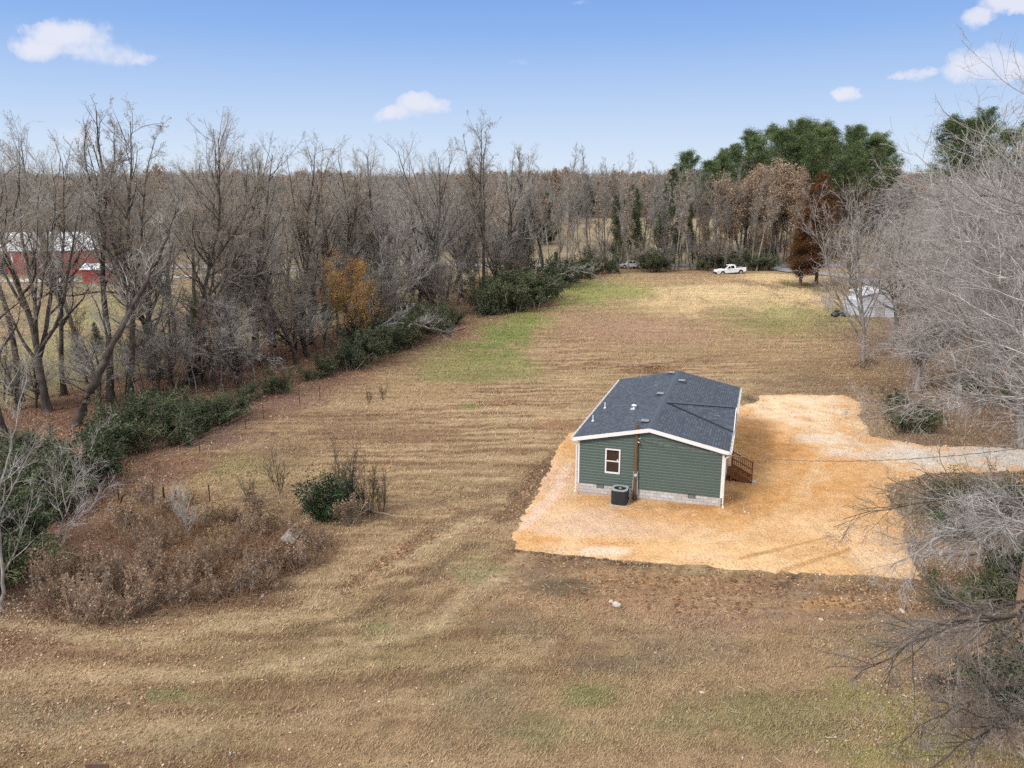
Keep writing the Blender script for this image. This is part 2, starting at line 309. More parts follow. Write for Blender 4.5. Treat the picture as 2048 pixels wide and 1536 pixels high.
def ground_colour(x, y):
    c = np.ones(x.shape + (3,)) * np.array(TAN)
    n = vnoise(x, y, 9) + vnoise(x, y, 3) * .5
    k = (sstep(n, .0, .5) * .35)[..., None]; c = c * (1 - k) + np.array(OLIVE) * k
    k = (sstep(-n, .0, .5) * .3)[..., None]; c = c * (1 - k) + np.array(PINKISH) * k
    arc = y - .045 * x - .05 * np.clip(x + 9, 0, 14) ** 2 * (1 - sstep(x, 2, 7)) * sstep(y, 24, 32); wa = (1 - sstep(y, 36, 46)) * (1 - sstep(x, 4, 9)); sl = (1 - wa) * (y - .05 * x + vnoise(x, y, 14) * 1.5) + wa * (arc + 60 + vnoise(x, y, 9) * .5)
    rw = vnoise(x * .07 + wa * 9, sl, .50) * 1.0 + vnoise(x * .10 + 31, sl, .27) * .7 + vnoise(x, y, .45) * .45; rw = rw + (1 - wa) * .42 * np.sin(sl * 2 * np.pi / 1.12 + vnoise(x, y, 6) * 5) * sstep(vnoise(x + 7, y, 8), -.35, .1) * sstep(y, 40, 46) * (1 - sstep(y, 84, 100)); amp = (1 - .15 * wa) * (.55 + .45 * sstep(vnoise(x, y, 11), -.25, .2)) * (1 - .45 * sstep(y, 85, 120)) * (1 - .7 * sstep(x, 8, 14) * (1 - sstep(y, 50, 60)))
    k = (sstep(rw, .02, .42) * amp * .85)[..., None]; c = c * (1 - k) + np.array((.41, .30, .18)) * k; k = (sstep(-rw, .02, .42) * amp * .9)[..., None]; c = c * (1 - k) + np.array((.175, .10, .06)) * k
    # neighbour's yard and woods beyond the hedge line
    hedge = gp([(-150, 1250), (0, 1160), (120, 1010), (250, 905), (400, 850), (520, 790), (640, 755), (760, 705), (880, 680), (960, 650), (1080, 610), (1150, 560), (1180, 545)])
    hx = np.interp(y, [p[1] for p in hedge], [p[0] for p in hedge]); left = hx - x
    k = (sstep(left + vnoise(x, y, 4) * 5, -7.5, .5) * (1 - sstep(left, 14, 30)) * (1 - .6 * sstep(y, 90, 110)))[..., None]; c = c * (1 - k) + np.array(LITTER) * k
    k = (sstep(left, 13, 26) * .9)[..., None]; c = c * (1 - k) + np.array((.26, .235, .12)) * k; k = (sstep(left, 20, 30) * sstep(vnoise(x, y, 14), -.05, .3) * .7)[..., None]; c = c * (1 - k) + np.array((.30, .20, .13)) * k
    # beyond the road: dry pasture, then forest floor
    k = (sstep(y, 148, 156))[..., None]; c = c * (1 - k) + np.array((.27, .215, .135)) * k
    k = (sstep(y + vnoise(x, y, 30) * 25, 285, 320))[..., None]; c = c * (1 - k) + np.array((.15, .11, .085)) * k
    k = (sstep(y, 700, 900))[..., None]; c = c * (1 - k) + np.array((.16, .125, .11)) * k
    lit = gp([(1742, 720), (1750, 850), (1780, 960), (1830, 1100), (1900, 1250), (1960, 1536)])
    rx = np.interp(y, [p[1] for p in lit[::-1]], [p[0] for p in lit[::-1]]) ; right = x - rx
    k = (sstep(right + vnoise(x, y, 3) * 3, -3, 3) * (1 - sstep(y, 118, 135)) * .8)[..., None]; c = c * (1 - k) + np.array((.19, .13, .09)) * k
    for a in [(960, 715, 120, 45, (.14, .17, .045), .55), (1010, 668, 75, 38, (.15, .18, .055), .85), (900, 735, 110, 22, OLIVE, .5), (1060, 640, 60, 25, GREEN, .6),
              (1230, 582, 150, 30, (.24, .235, .085), .95), (1150, 580, 70, 30, (.22, .23, .08), .9), (960, 745, 150, 26, (.22, .20, .085), .7), (1600, 628, 140, 30, (.25, .235, .095), .95), (1540, 655, 120, 22, OLIVE, .6),
              (1480, 585, 170, 28, (.50, .38, .21), .85), (1560, 558, 90, 16, (.50, .37, .20), .85), (1620, 590, 60, 30, STRAW, .5), (1350, 610, 100, 20, STRAW, .4), (1620, 572, 55, 12, (.12, .11, .045), .8),  # last entry: shadow under the rust cypress, painted into the grass colour
              (1300, 660, 170, 36, PINKISH, .7), (1200, 640, 120, 24, (.30, .20, .125), .6), (1440, 700, 240, 22, (.29, .20, .11), .6), (1640, 735, 120, 30, (.22, .145, .08), .6),
              (1305, 739, 60, 9, (.10, .055, .033), 1.0), (1640, 770, 130, 30, (.19, .13, .08), .6), (1500, 800, 26, 10, (.10, .085, .05), .7),
              (1110, 850, 60, 14, (.30, .17, .10), .6), (940, 815, 30, 8, (.17, .19, .06), .7), (1010, 808, 26, 6, DIRT, .6), (870, 790, 90, 18, (.32, .22, .12), .5),
              (720, 860, 200, 40, (.21, .135, .08), .55), (560, 900, 110, 40, (.20, .14, .085), .5), (470, 935, 90, 30, (.22, .18, .085), .6),
              (580, 800, 110, 30, (.20, .12, .09), .6), (430, 880, 100, 26, (.20, .125, .095), .7), (330, 940, 90, 30, LITTER, .7),
              (200, 1110, 230, 70, (.18, .105, .075), .85), (420, 1060, 200, 60, (.15, .088, .06), .8), (480, 1140, 160, 70, (.115, .075, .055), .75), (100, 1200, 200, 60, (.16, .115, .08), .6),
              (520, 1095, 60, 18, DARK, .5), (450, 1185, 60, 20, DARK, .5), (330, 1115, 70, 10, DARK, .6), (300, 1220, 100, 25, (.14, .10, .075), .5),
              (1420, 1172, 340, 30, (.31, .19, .11), .85), (1330, 1205, 200, 40, (.34, .21, .125), .8), (1500, 1240, 260, 26, (.29, .185, .12), .7), (1080, 1200, 70, 50, (.33, .21, .12), .6), (1110, 1140, 90, 26, (.20, .14, .09), .8), (1130, 1175, 70, 16, (.11, .085, .055), .6),
              (1700, 1180, 120, 12, (.19, .12, .07), .8), (1640, 1208, 140, 20, (.42, .25, .125), .7), (1400, 1165, 160, 14, (.40, .24, .12), .5), (1240, 1150, 120, 14, (.38, .23, .12), .5), (1790, 1205, 80, 18, (.28, .165, .09), .6), (1570, 1190, 90, 22, (.25, .165, .10), .6),
              (1350, 1290, 200, 40, (.19, .135, .095), .4), (1180, 1380, 60, 26, (.17, .17, .07), .6), (1100, 1460, 110, 40, (.16, .165, .07), .4), (1330, 1450, 120, 36, (.16, .155, .07), .3),
              (1560, 1440, 240, 70, (.21, .175, .085), .8), (1800, 1420, 150, 60, (.25, .215, .09), .7), (1850, 1500, 180, 40, (.25, .225, .085), .8), (960, 1400, 100, 80, (.15, .125, .075), .35),
              (750, 1255, 50, 14, (.19, .2, .09), .7), (690, 1230, 70, 10, STRAW, .5), (330, 1390, 90, 18, (.20, .2, .09), .55), (80, 1430, 130, 40, (.27, .22, .14), .5), (330, 1490, 130, 20, (.27, .21, .13), .4),
              (850, 1240, 160, 30, (.27, .20, .115), .6), (960, 1140, 60, 40, (.25, .21, .11), .7), (900, 1090, 90, 30, (.27, .20, .11), .5), (1900, 1370, 62, 30, GREYG, .95), (1940, 1330, 70, 40, (.16, .12, .09), .6),
              (1740, 1290, 120, 40, (.20, .165, .09), .5), (1240, 1330, 110, 20, (.13, .10, .075), .4), (1040, 1250, 80, 40, (.20, .145, .095), .5), (740, 1030, 60, 12, DIRT, .7), (650, 1170, 50, 20, (.27, .2, .12), .4),
              (1840, 1020, 50, 60, (.20, .165, .10), .7)]:
        a = a[:5] + (min(1.0, a[5] * 1.3 + .05),); c = splat(c, x, y, *a)
    for pts, w, colr, s in [([(1120, 905), (1075, 960), (1010, 1040)], .8, DIRT, .6), ([(1075, 935), (1030, 985)], .5, DARK, .5), ([(870, 1060), (780, 1120), (690, 1180)], .55, (.14, .09, .055), .8),
                            ([(960, 1090), (830, 1170), (720, 1230), (600, 1260)], .5, (.16, .11, .065), .6), ([(1000, 1010), (900, 1040), (830, 1090)], .5, (.17, .115, .07), .5),
                            ([(1630, 1150), (1580, 1200), (1540, 1235)], .35, (.27, .19, .13), .7), ([(1590, 1150), (1560, 1170)], .3, (.13, .09, .06), .7),
                            ([(1030, 1103), (1160, 1118), (1300, 1130)], .25, DARK, .7), ([(1230, 735), (1330, 727), (1420, 712), (1500, 708)], .35, DIRT, .5),
                            ([(560, 1000), (760, 1025), (900, 1000), (1060, 960)], .9, (.19, .125, .075), .4), ([(1740, 724), (1725, 735)], 1.6, DARK, .5),
                            ([(0, 1250), (300, 1280), (560, 1240), (800, 1130), (960, 1040)], .6, (.40, .30, .18), .55), ([(0, 1360), (500, 1350), (850, 1260), (1000, 1150)], .5, (.40, .30, .18), .5),
                            ([(0, 1480), (500, 1440), (900, 1390), (1100, 1280)], .4, (.38, .28, .17), .4), ([(0, 1310), (400, 1320), (720, 1260)], .4, (.20, .13, .08), .35), ([(0, 1420), (600, 1400), (960, 1300)], .4, (.20, .13, .08), .3)]:
        c = lsplat(c, x, y, pts, w, colr, s)
    return c
def build_ground():
    ys = [2.0]
    while ys[-1] < 6000: ys.append(ys[-1] + max(.16, ys[-1] * .0052) if ys[-1] < 320 else ys[-1] * 1.03)
    ys = np.array(ys); xs = [0.0]
    while xs[-1] < 5000: xs.append(xs[-1] + (.3 if xs[-1] < 40 else (.3 + (xs[-1] - 40) * .03)))
    xs = np.array(xs); xs = np.concatenate((-xs[:0:-1], xs))
    X, Y = np.meshgrid(xs, ys); Z = tz(X, Y)
    wx = X + vnoise(X + 50, Y, 1.3) * .7; wy = Y + vnoise(X, Y + 70, 1.3) * .7
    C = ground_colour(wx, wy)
    near = (1 - sstep(Y, 60, 120)); Z = Z + near * (vnoise(X, Y, .9) * .03 + vnoise(X * .15, Y, .7) * .03)
    # brushy mound
    ny, nx = X.shape; i = np.arange(ny - 1)[:, None] * nx + np.arange(nx - 1)[None]; Q = np.stack((i, i + 1, i + nx + 1, i + nx), -1).reshape(-1, 4)
    m, nt, b = newmat('dry_grass_ground', .95, .1); at = N(nt, 'ShaderNodeAttribute'); at.attribute_name = 'tint'
    ge = N(nt, 'ShaderNodeNewGeometry'); P = ge.outputs['Position']
    def mp(s, rz=0):
        n = N(nt, 'ShaderNodeMapping'); n.inputs['Scale'].default_value = s; n.inputs['Rotation'].default_value = (0, 0, rz); LK(nt, P, n.inputs[0]); return n.outputs[0]
    fine = noise(nt, mp((1, 1.3, 1), .3), 11, 5, .7); blades = noise(nt, mp((1, .35, 1), .9), 22, 4, .7); mid = noise(nt, P, 1.6, 5, .62); rows = noise(nt, mp((.07, 1.15, 1), -.06), 1.0, 4, .6, .3)
    rows2 = noise(nt, mp((.12, 1.0, 1), -.02), 2.6, 3, .6, .5); big = noise(nt, P, .12, 4, .6)
    k = M(nt, 'MULTIPLY_ADD', fine, 1.35, .33); k = M(nt, 'MULTIPLY', k, M(nt, 'MULTIPLY_ADD', blades, 1.3, .35)); k = M(nt, 'MULTIPLY', k, M(nt, 'MULTIPLY_ADD', mid, 1.1, .45))
    k = M(nt, 'MULTIPLY', k, M(nt, 'MULTIPLY_ADD', rows, .75, .62)); k = M(nt, 'MULTIPLY', k, M(nt, 'MULTIPLY_ADD', rows2, .6, .7)); k = M(nt, 'MULTIPLY', k, M(nt, 'MULTIPLY_ADD', big, .5, .75))
    g = N(nt, 'ShaderNodeCombineXYZ')
    for j in range(3): LK(nt, k, g.inputs[j])
    c = mixc(nt, 1.0, at.outputs['Color'], g.outputs[0], 'MULTIPLY')
    gn = noise(nt, P, .55, 5, .7); c = mixc(nt, M(nt, 'MULTIPLY', ramp(nt, gn, .55, .75), .28), c, (.17, .17, .07))
    sp = noise(nt, P, 6.0, 2, .5); c = mixc(nt, M(nt, 'MULTIPLY', ramp(nt, sp, .66, .72), .55), c, (.42, .33, .24))
    LK(nt, c, b.inputs['Base Color'])
    h = M(nt, 'ADD', fine, M(nt, 'ADD', M(nt, 'MULTIPLY', blades, .8), M(nt, 'MULTIPLY', rows2, 1.0))); bump(nt, b, h, .9, .12)
    me = npmesh('ground', np.stack((X, Y, Z), -1), Q, mats=[m], smooth=True, col=C.reshape(-1, 3))
    setup(mk('ground', me), kind='structure')
build_ground()

PAD = gp([(1130, 868), (1112, 905), (1075, 975), (1045, 1025), (1024, 1065), (1026, 1098), (1100, 1108), (1180, 1116), (1290, 1125), (1450, 1140), (1600, 1149), (1740, 1153), (1842, 1160), (1825, 1100), (1797, 1020),
          (1775, 972), (1860, 950), (2048, 942), (2300, 940), (2300, 893), (2048, 897), (1850, 890), (1745, 872), (1724, 835), (1720, 805), (1690, 790), (1600, 788), (1513, 789), (1508, 803), (1478, 812), (1440, 812), (1300, 800)])
def build_pad():
    st = .13; x0, x1 = min(p[0] for p in PAD) - 1, min(45, max(p[0] for p in PAD)); y0, y1 = min(p[1] for p in PAD) - 1, max(p[1] for p in PAD) + 1
    xs = np.arange(x0, x1, st); ys = np.arange(y0, y1, st); X, Y = np.meshgrid(xs, ys)
    sdn = poly_sd(X, Y, PAD) + vnoise(X, Y, 1.6) * .2 + vnoise(X, Y, .3) * .35
    Z = tz(X, Y) + .055 - .12 * sstep(sdn, -.5, .35) + vnoise(X, Y, .5) * .02 + vnoise(X, Y, 1.7) * .05
    # pad tints, with darker orange patches beside the right-hand wall
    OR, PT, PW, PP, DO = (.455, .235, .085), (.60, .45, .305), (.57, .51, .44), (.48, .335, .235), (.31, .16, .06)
    C = np.ones(X.shape + (3,)) * np.array((.49, .295, .14))
    k = sstep(vnoise(X, Y, 3) + vnoise(X, Y, 1) * .5, -.1, .5)[..., None] * .5; C = C * (1 - k) + np.array(PT) * k
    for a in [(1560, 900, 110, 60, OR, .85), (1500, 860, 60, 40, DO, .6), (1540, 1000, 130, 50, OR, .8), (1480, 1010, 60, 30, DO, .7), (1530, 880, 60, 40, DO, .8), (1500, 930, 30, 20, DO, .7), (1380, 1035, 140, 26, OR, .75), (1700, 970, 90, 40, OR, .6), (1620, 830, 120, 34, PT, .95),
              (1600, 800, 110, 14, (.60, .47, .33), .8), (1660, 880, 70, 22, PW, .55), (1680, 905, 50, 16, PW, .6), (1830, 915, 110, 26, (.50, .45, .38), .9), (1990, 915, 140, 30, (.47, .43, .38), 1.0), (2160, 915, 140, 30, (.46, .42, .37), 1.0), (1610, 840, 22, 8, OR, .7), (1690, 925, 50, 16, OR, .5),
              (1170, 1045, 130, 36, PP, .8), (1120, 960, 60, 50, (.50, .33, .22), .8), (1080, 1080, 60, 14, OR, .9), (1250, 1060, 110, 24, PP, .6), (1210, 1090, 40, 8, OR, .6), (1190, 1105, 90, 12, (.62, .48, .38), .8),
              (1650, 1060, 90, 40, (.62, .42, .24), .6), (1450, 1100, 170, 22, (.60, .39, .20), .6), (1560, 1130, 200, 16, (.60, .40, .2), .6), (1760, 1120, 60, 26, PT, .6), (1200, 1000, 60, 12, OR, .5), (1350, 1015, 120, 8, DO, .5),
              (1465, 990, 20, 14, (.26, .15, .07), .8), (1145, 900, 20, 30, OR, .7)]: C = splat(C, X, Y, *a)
    for pts, w, colr, s in [([(1480, 1120), (1560, 1100), (1660, 1075)], .2, (.36, .20, .08), .6), ([(1560, 1145), (1640, 1120), (1700, 1100)], .2, (.36, .20, .08), .6),
                            ([(1640, 820), (1650, 900), (1600, 1000), (1500, 1070), (1400, 1085)], .5, (.58, .42, .25), .22), ([(1040, 1060), (1100, 1000), (1140, 930)], .4, (.58, .42, .32), .5)]: C = lsplat(C, X, Y, pts, w, colr, s)
    ny, nx = X.shape; i = np.arange(ny - 1)[:, None] * nx + np.arange(nx - 1)[None]; Q = np.stack((i, i + 1, i + nx + 1, i + nx), -1).reshape(-1, 4)
    keep = (sdn < .5)[:-1, :-1].ravel(); Q = Q[keep]; used, inv = np.unique(Q, return_inverse=True); Q = inv.reshape(-1, 4)
    m, nt, b = newmat('orange_gravel', .95, .1); at = N(nt, 'ShaderNodeAttribute'); at.attribute_name = 'tint'; ge = N(nt, 'ShaderNodeNewGeometry'); P = ge.outputs['Position']
    f1 = noise(nt, P, 9, 4, .75); f2 = noise(nt, P, 1.3, 5, .6); v = N(nt, 'ShaderNodeTexVoronoi'); v.inputs['Scale'].default_value = 7; LK(nt, P, v.inputs['Vector'])
    k = M(nt, 'MULTIPLY', M(nt, 'MULTIPLY_ADD', f1, 1.5, .3), M(nt, 'MULTIPLY_ADD', f2, .8, .62)); g = N(nt, 'ShaderNodeCombineXYZ')
    for j in range(3): LK(nt, k, g.inputs[j])
    c = mixc(nt, 1.0, at.outputs['Color'], g.outputs[0], 'MULTIPLY')
    sp = N(nt, 'ShaderNodeSeparateColor'); LK(nt, v.outputs['Color'], sp.inputs[0]); near = ramp(nt, v.outputs['Distance'], .32, .2)
    c = mixc(nt, M(nt, 'MULTIPLY', M(nt, 'MULTIPLY', ramp(nt, sp.outputs[0], .72, .8), near), .7), c, (.66, .52, .37))
    c = mixc(nt, M(nt, 'MULTIPLY', M(nt, 'MULTIPLY', ramp(nt, sp.outputs[1], .8, .85), near), .5), c, (.25, .14, .06))
    LK(nt, c, b.inputs['Base Color']); bump(nt, b, M(nt, 'ADD', f1, M(nt, 'MULTIPLY', v.outputs['Distance'], -1.0)), .8, .06)
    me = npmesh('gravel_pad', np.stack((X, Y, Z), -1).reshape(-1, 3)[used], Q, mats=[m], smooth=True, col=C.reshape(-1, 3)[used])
    setup(mk('gravel_pad', me), kind='structure')
build_pad()

def strip(name, pts, w, mat, dz=.05, n=3):
    P = []; pts = [np.array(p[:2], float) for p in pts]
    for a, b in zip(pts[:-1], pts[1:]):
        k = max(1, int(np.linalg.norm(b - a) / 2.0)); P += [a + (b - a) * t / k for t in range(k)]
    P.append(pts[-1]); P = np.array(P); T = np.gradient(P, axis=0); T /= np.linalg.norm(T, axis=1)[:, None] + 1e-9; Nn = np.stack((-T[:, 1], T[:, 0]), -1)
    V = []
    for j in range(n + 1):
        o = P + Nn * (j / n - .5) * w; V.append(np.stack((o[:, 0], o[:, 1], tz(o[:, 0], o[:, 1]) + dz), -1))
    V = np.stack(V, 1); L = len(P); i = np.arange(L - 1)[:, None] * (n + 1) + np.arange(n)[None]; Q = np.stack((i, i + n + 1, i + n + 2, i + 1), -1).reshape(-1, 4)
    return setup(mk(name, npmesh(name, V, Q, mats=[mat], smooth=True)), kind='structure')
ASPH = simple('asphalt', (.20, .20, .205), (.26, .26, .26), 2, .9)
strip('road', [AT(px, y) for px, y in [(-500, 176), (0, 172), (400, 166), (800, 158), (1100, 153), (1400, 151.5), (1700, 153), (2300, 160)]], 6.0, ASPH, .10)
strip('driveway', [AT(px, y) for px, y in [(1530, 150), (1560, 144), (1600, 139), (1660, 136), (1730, 130), (1790, 118)]], 4.0, ASPH, .14)
strip('farm_lane', [AT(px, y) for px, y in [(-300, 140), (150, 141), (330, 146), (520, 150), (640, 156)]], 5.0, simple('pale_gravel', (.42, .39, .36), (.34, .31, .28), 2, .95), .08)

# ------------------------------------------------------------------ the house
HR = -0.308; HO = (3.80, 43.515, 0.0); HW, HL, FZ, EH = 8.1, 14.9, .567, 2.548; RISE, OV, RT = .856, .27, .27
SL = RISE / (HW / 2); WZ = FZ + EH
_c, _s = math.cos(HR), math.sin(HR)
def H2W(u, v, z=0): return (HO[0] + u * _c - v * _s, HO[1] + u * _s + v * _c, z)
def W2H(x, y): dx, dy = x - HO[0], y - HO[1]; return (dx * _c + dy * _s, -dx * _s + dy * _c)
def on_front(px, py):       # photo point on the gable wall -> (u, z)
    d = ray(px, py); n = np.array([-_s, _c, 0]); t = (np.array(HO) @ n - 0) / (d @ n); p = d * t + np.array([0, 0, CH]); return W2H(p[0], p[1])[0], p[2]
def on_plane(px, py, n, p0):
    d = ray(px, py); o = np.array([0, 0, CH]); t = ((np.array(p0) - o) @ n) / (d @ n); p = o + d * t; u, v = W2H(p[0], p[1]); return u, v, p[2]
def on_roof(px, py, side):
    a, b = np.array(H2W(HW / 2, 0, WZ + RT + RISE)), np.array(H2W(HW / 2, 5, WZ + RT + RISE)); c = np.array(H2W(0 if side < 0 else HW, 0, WZ + RT))
    return on_plane(px, py, np.cross(b - a, c - a), a)

def siding_mat():
    m, nt, b = newmat('green_siding', .38, .45); tc = N(nt, 'ShaderNodeTexCoord'); n = noise(nt, tc.outputs['Object'], .7, 3)
    mp = N(nt, 'ShaderNodeMapping'); mp.inputs['Scale'].default_value = (.3, .3, 9); LK(nt, tc.outputs['Object'], mp.inputs[0]); n2 = noise(nt, mp.outputs[0], 1.0, 2)
    c = mixc(nt, n, (.062, .092, .080), (.078, .112, .098)); c = mixc(nt, M(nt, 'MULTIPLY', n2, .5), c, (.075, .115, .10)); LK(nt, c, b.inputs['Base Color']); return m
SIDING = siding_mat()
WHITE = simple('white_trim', (.78, .77, .76), (.70, .69, .68), 2, .45, .4)
def block_mat():
    m, nt, b = newmat('split_face_block', .95, .1); tc = N(nt, 'ShaderNodeTexCoord'); sx = N(nt, 'ShaderNodeSeparateXYZ'); LK(nt, tc.outputs['Object'], sx.inputs[0])
    cx = N(nt, 'ShaderNodeCombineXYZ'); LK(nt, M(nt, 'ADD', sx.outputs[0], sx.outputs[1]), cx.inputs[0]); LK(nt, M(nt, 'ADD', sx.outputs[2], .035), cx.inputs[1])
    br = N(nt, 'ShaderNodeTexBrick'); LK(nt, cx.outputs[0], br.inputs['Vector']); br.inputs['Scale'].default_value = 1; br.inputs['Brick Width'].default_value = .4; br.inputs['Row Height'].default_value = .2
    br.inputs['Mortar Size'].default_value = .008; br.inputs['Color1'].default_value = (.46, .45, .44, 1); br.inputs['Color2'].default_value = (.62, .61, .595, 1); br.inputs['Mortar'].default_value = (.36, .35, .33, 1); br.inputs['Bias'].default_value = 0
    n = noise(nt, tc.outputs['Object'], 9, 6, .7); c = mixc(nt, M(nt, 'MULTIPLY', ramp(nt, n, .35, .65), .4), br.outputs[0], (.30, .285, .27))
    sp = ramp(nt, M(nt, 'ADD', sx.outputs[2], M(nt, 'MULTIPLY', n, .12)), .02, .16); c = mixc(nt, M(nt, 'MULTIPLY', M(nt, 'SUBTRACT', 1, sp, clamp=True), .5), c, (.42, .27, .15))
    LK(nt, c, b.inputs['Base Color']); bump(nt, b, M(nt, 'SUBTRACT', n, M(nt, 'MULTIPLY', br.outputs['Fac'], .5)), .8, .03); return m
BLOCK = block_mat()
def shingle_mat(name, axis):          # axis: object coordinate that runs along a course
    m, nt, b = newmat(name, .9, .2); tc = N(nt, 'ShaderNodeTexCoord'); sx = N(nt, 'ShaderNodeSeparateXYZ'); LK(nt, tc.outputs['Object'], sx.inputs[0])
    al, ac = (sx.outputs[1], sx.outputs[0]) if axis == 'y' else (sx.outputs[0], sx.outputs[1])
    cx = N(nt, 'ShaderNodeCombineXYZ'); LK(nt, al, cx.inputs[0]); LK(nt, ac, cx.inputs[1])
    br = N(nt, 'ShaderNodeTexBrick'); LK(nt, cx.outputs[0], br.inputs['Vector']); br.inputs['Scale'].default_value = 1; br.inputs['Brick Width'].default_value = .31; br.inputs['Row Height'].default_value = .145
    br.inputs['Mortar Size'].default_value = .011; br.inputs['Mortar Smooth'].default_value = .3; br.inputs['Color1'].default_value = (.054, .067, .090, 1); br.inputs['Color2'].default_value = (.108, .128, .162, 1); br.inputs['Mortar'].default_value = (.026, .031, .042, 1); br.inputs['Bias'].default_value = -.25; br.offset = .37; br.offset_frequency = 3
    n1 = noise(nt, tc.outputs['Object'], 3.4, 4, .6); n2 = noise(nt, tc.outputs['Object'], .5, 3); n3 = noise(nt, tc.outputs['Object'], 30, 2)
    c = mixc(nt, M(nt, 'MULTIPLY', ramp(nt, n1, .60, .72), .7), br.outputs[0], (.19, .22, .265)); c = mixc(nt, M(nt, 'MULTIPLY', ramp(nt, n2, .4, .65), .3), c, (.04, .048, .062))
    c = mixc(nt, M(nt, 'MULTIPLY', n3, .3), c, (.075, .085, .10)); LK(nt, c, b.inputs['Base Color']); bump(nt, b, M(nt, 'SUBTRACT', n3, M(nt, 'MULTIPLY', br.outputs['Fac'], 2)), .6, .02); return m
SH_Y, SH_X = shingle_mat('shingles', 'y'), shingle_mat('shingles_cross_gable', 'x')
CAPM = simple('ridge_shingle', (.075, .09, .118), (.06, .072, .095), 8, .9, .2, bmp=.4)
GLASS, _nt, _b = newmat('dark_glass', .04, .6); _b.inputs['Base Color'].default_value = (.020, .014, .011, 1)
VALM = simple('valley_metal', (.022, .026, .034), (.03, .034, .042), 6, .7); VENTM = simple('vent_cap', (.20, .21, .23), (.15, .16, .18), 5, .5, .4); DARKM = simple('dark_metal', (.018, .020, .024), (.028, .03, .035), 5, .5, .4)
GREYM = simple('grey_painted_metal', (.34, .37, .37), (.28, .31, .31), 3, .5, .4)
GALV = simple('light_metal', (.50, .53, .56), (.40, .43, .46), 6, .4, .5)
WOODT = simple('treated_wood', (.27, .115, .05), (.15, .065, .032), 5, .85, .15, bmp=.3, stretch=(1, 1, 6))
POLEM = simple('creosote_pole', (.19, .115, .06), (.085, .052, .032), 2.5, .9, .1, bmp=.4, stretch=(6, 6, .6))
POLEL = simple('light_wood_pole', (.42, .27, .16), (.27, .17, .105), 2.5, .9, .1, bmp=.4, stretch=(6, 6, .7))

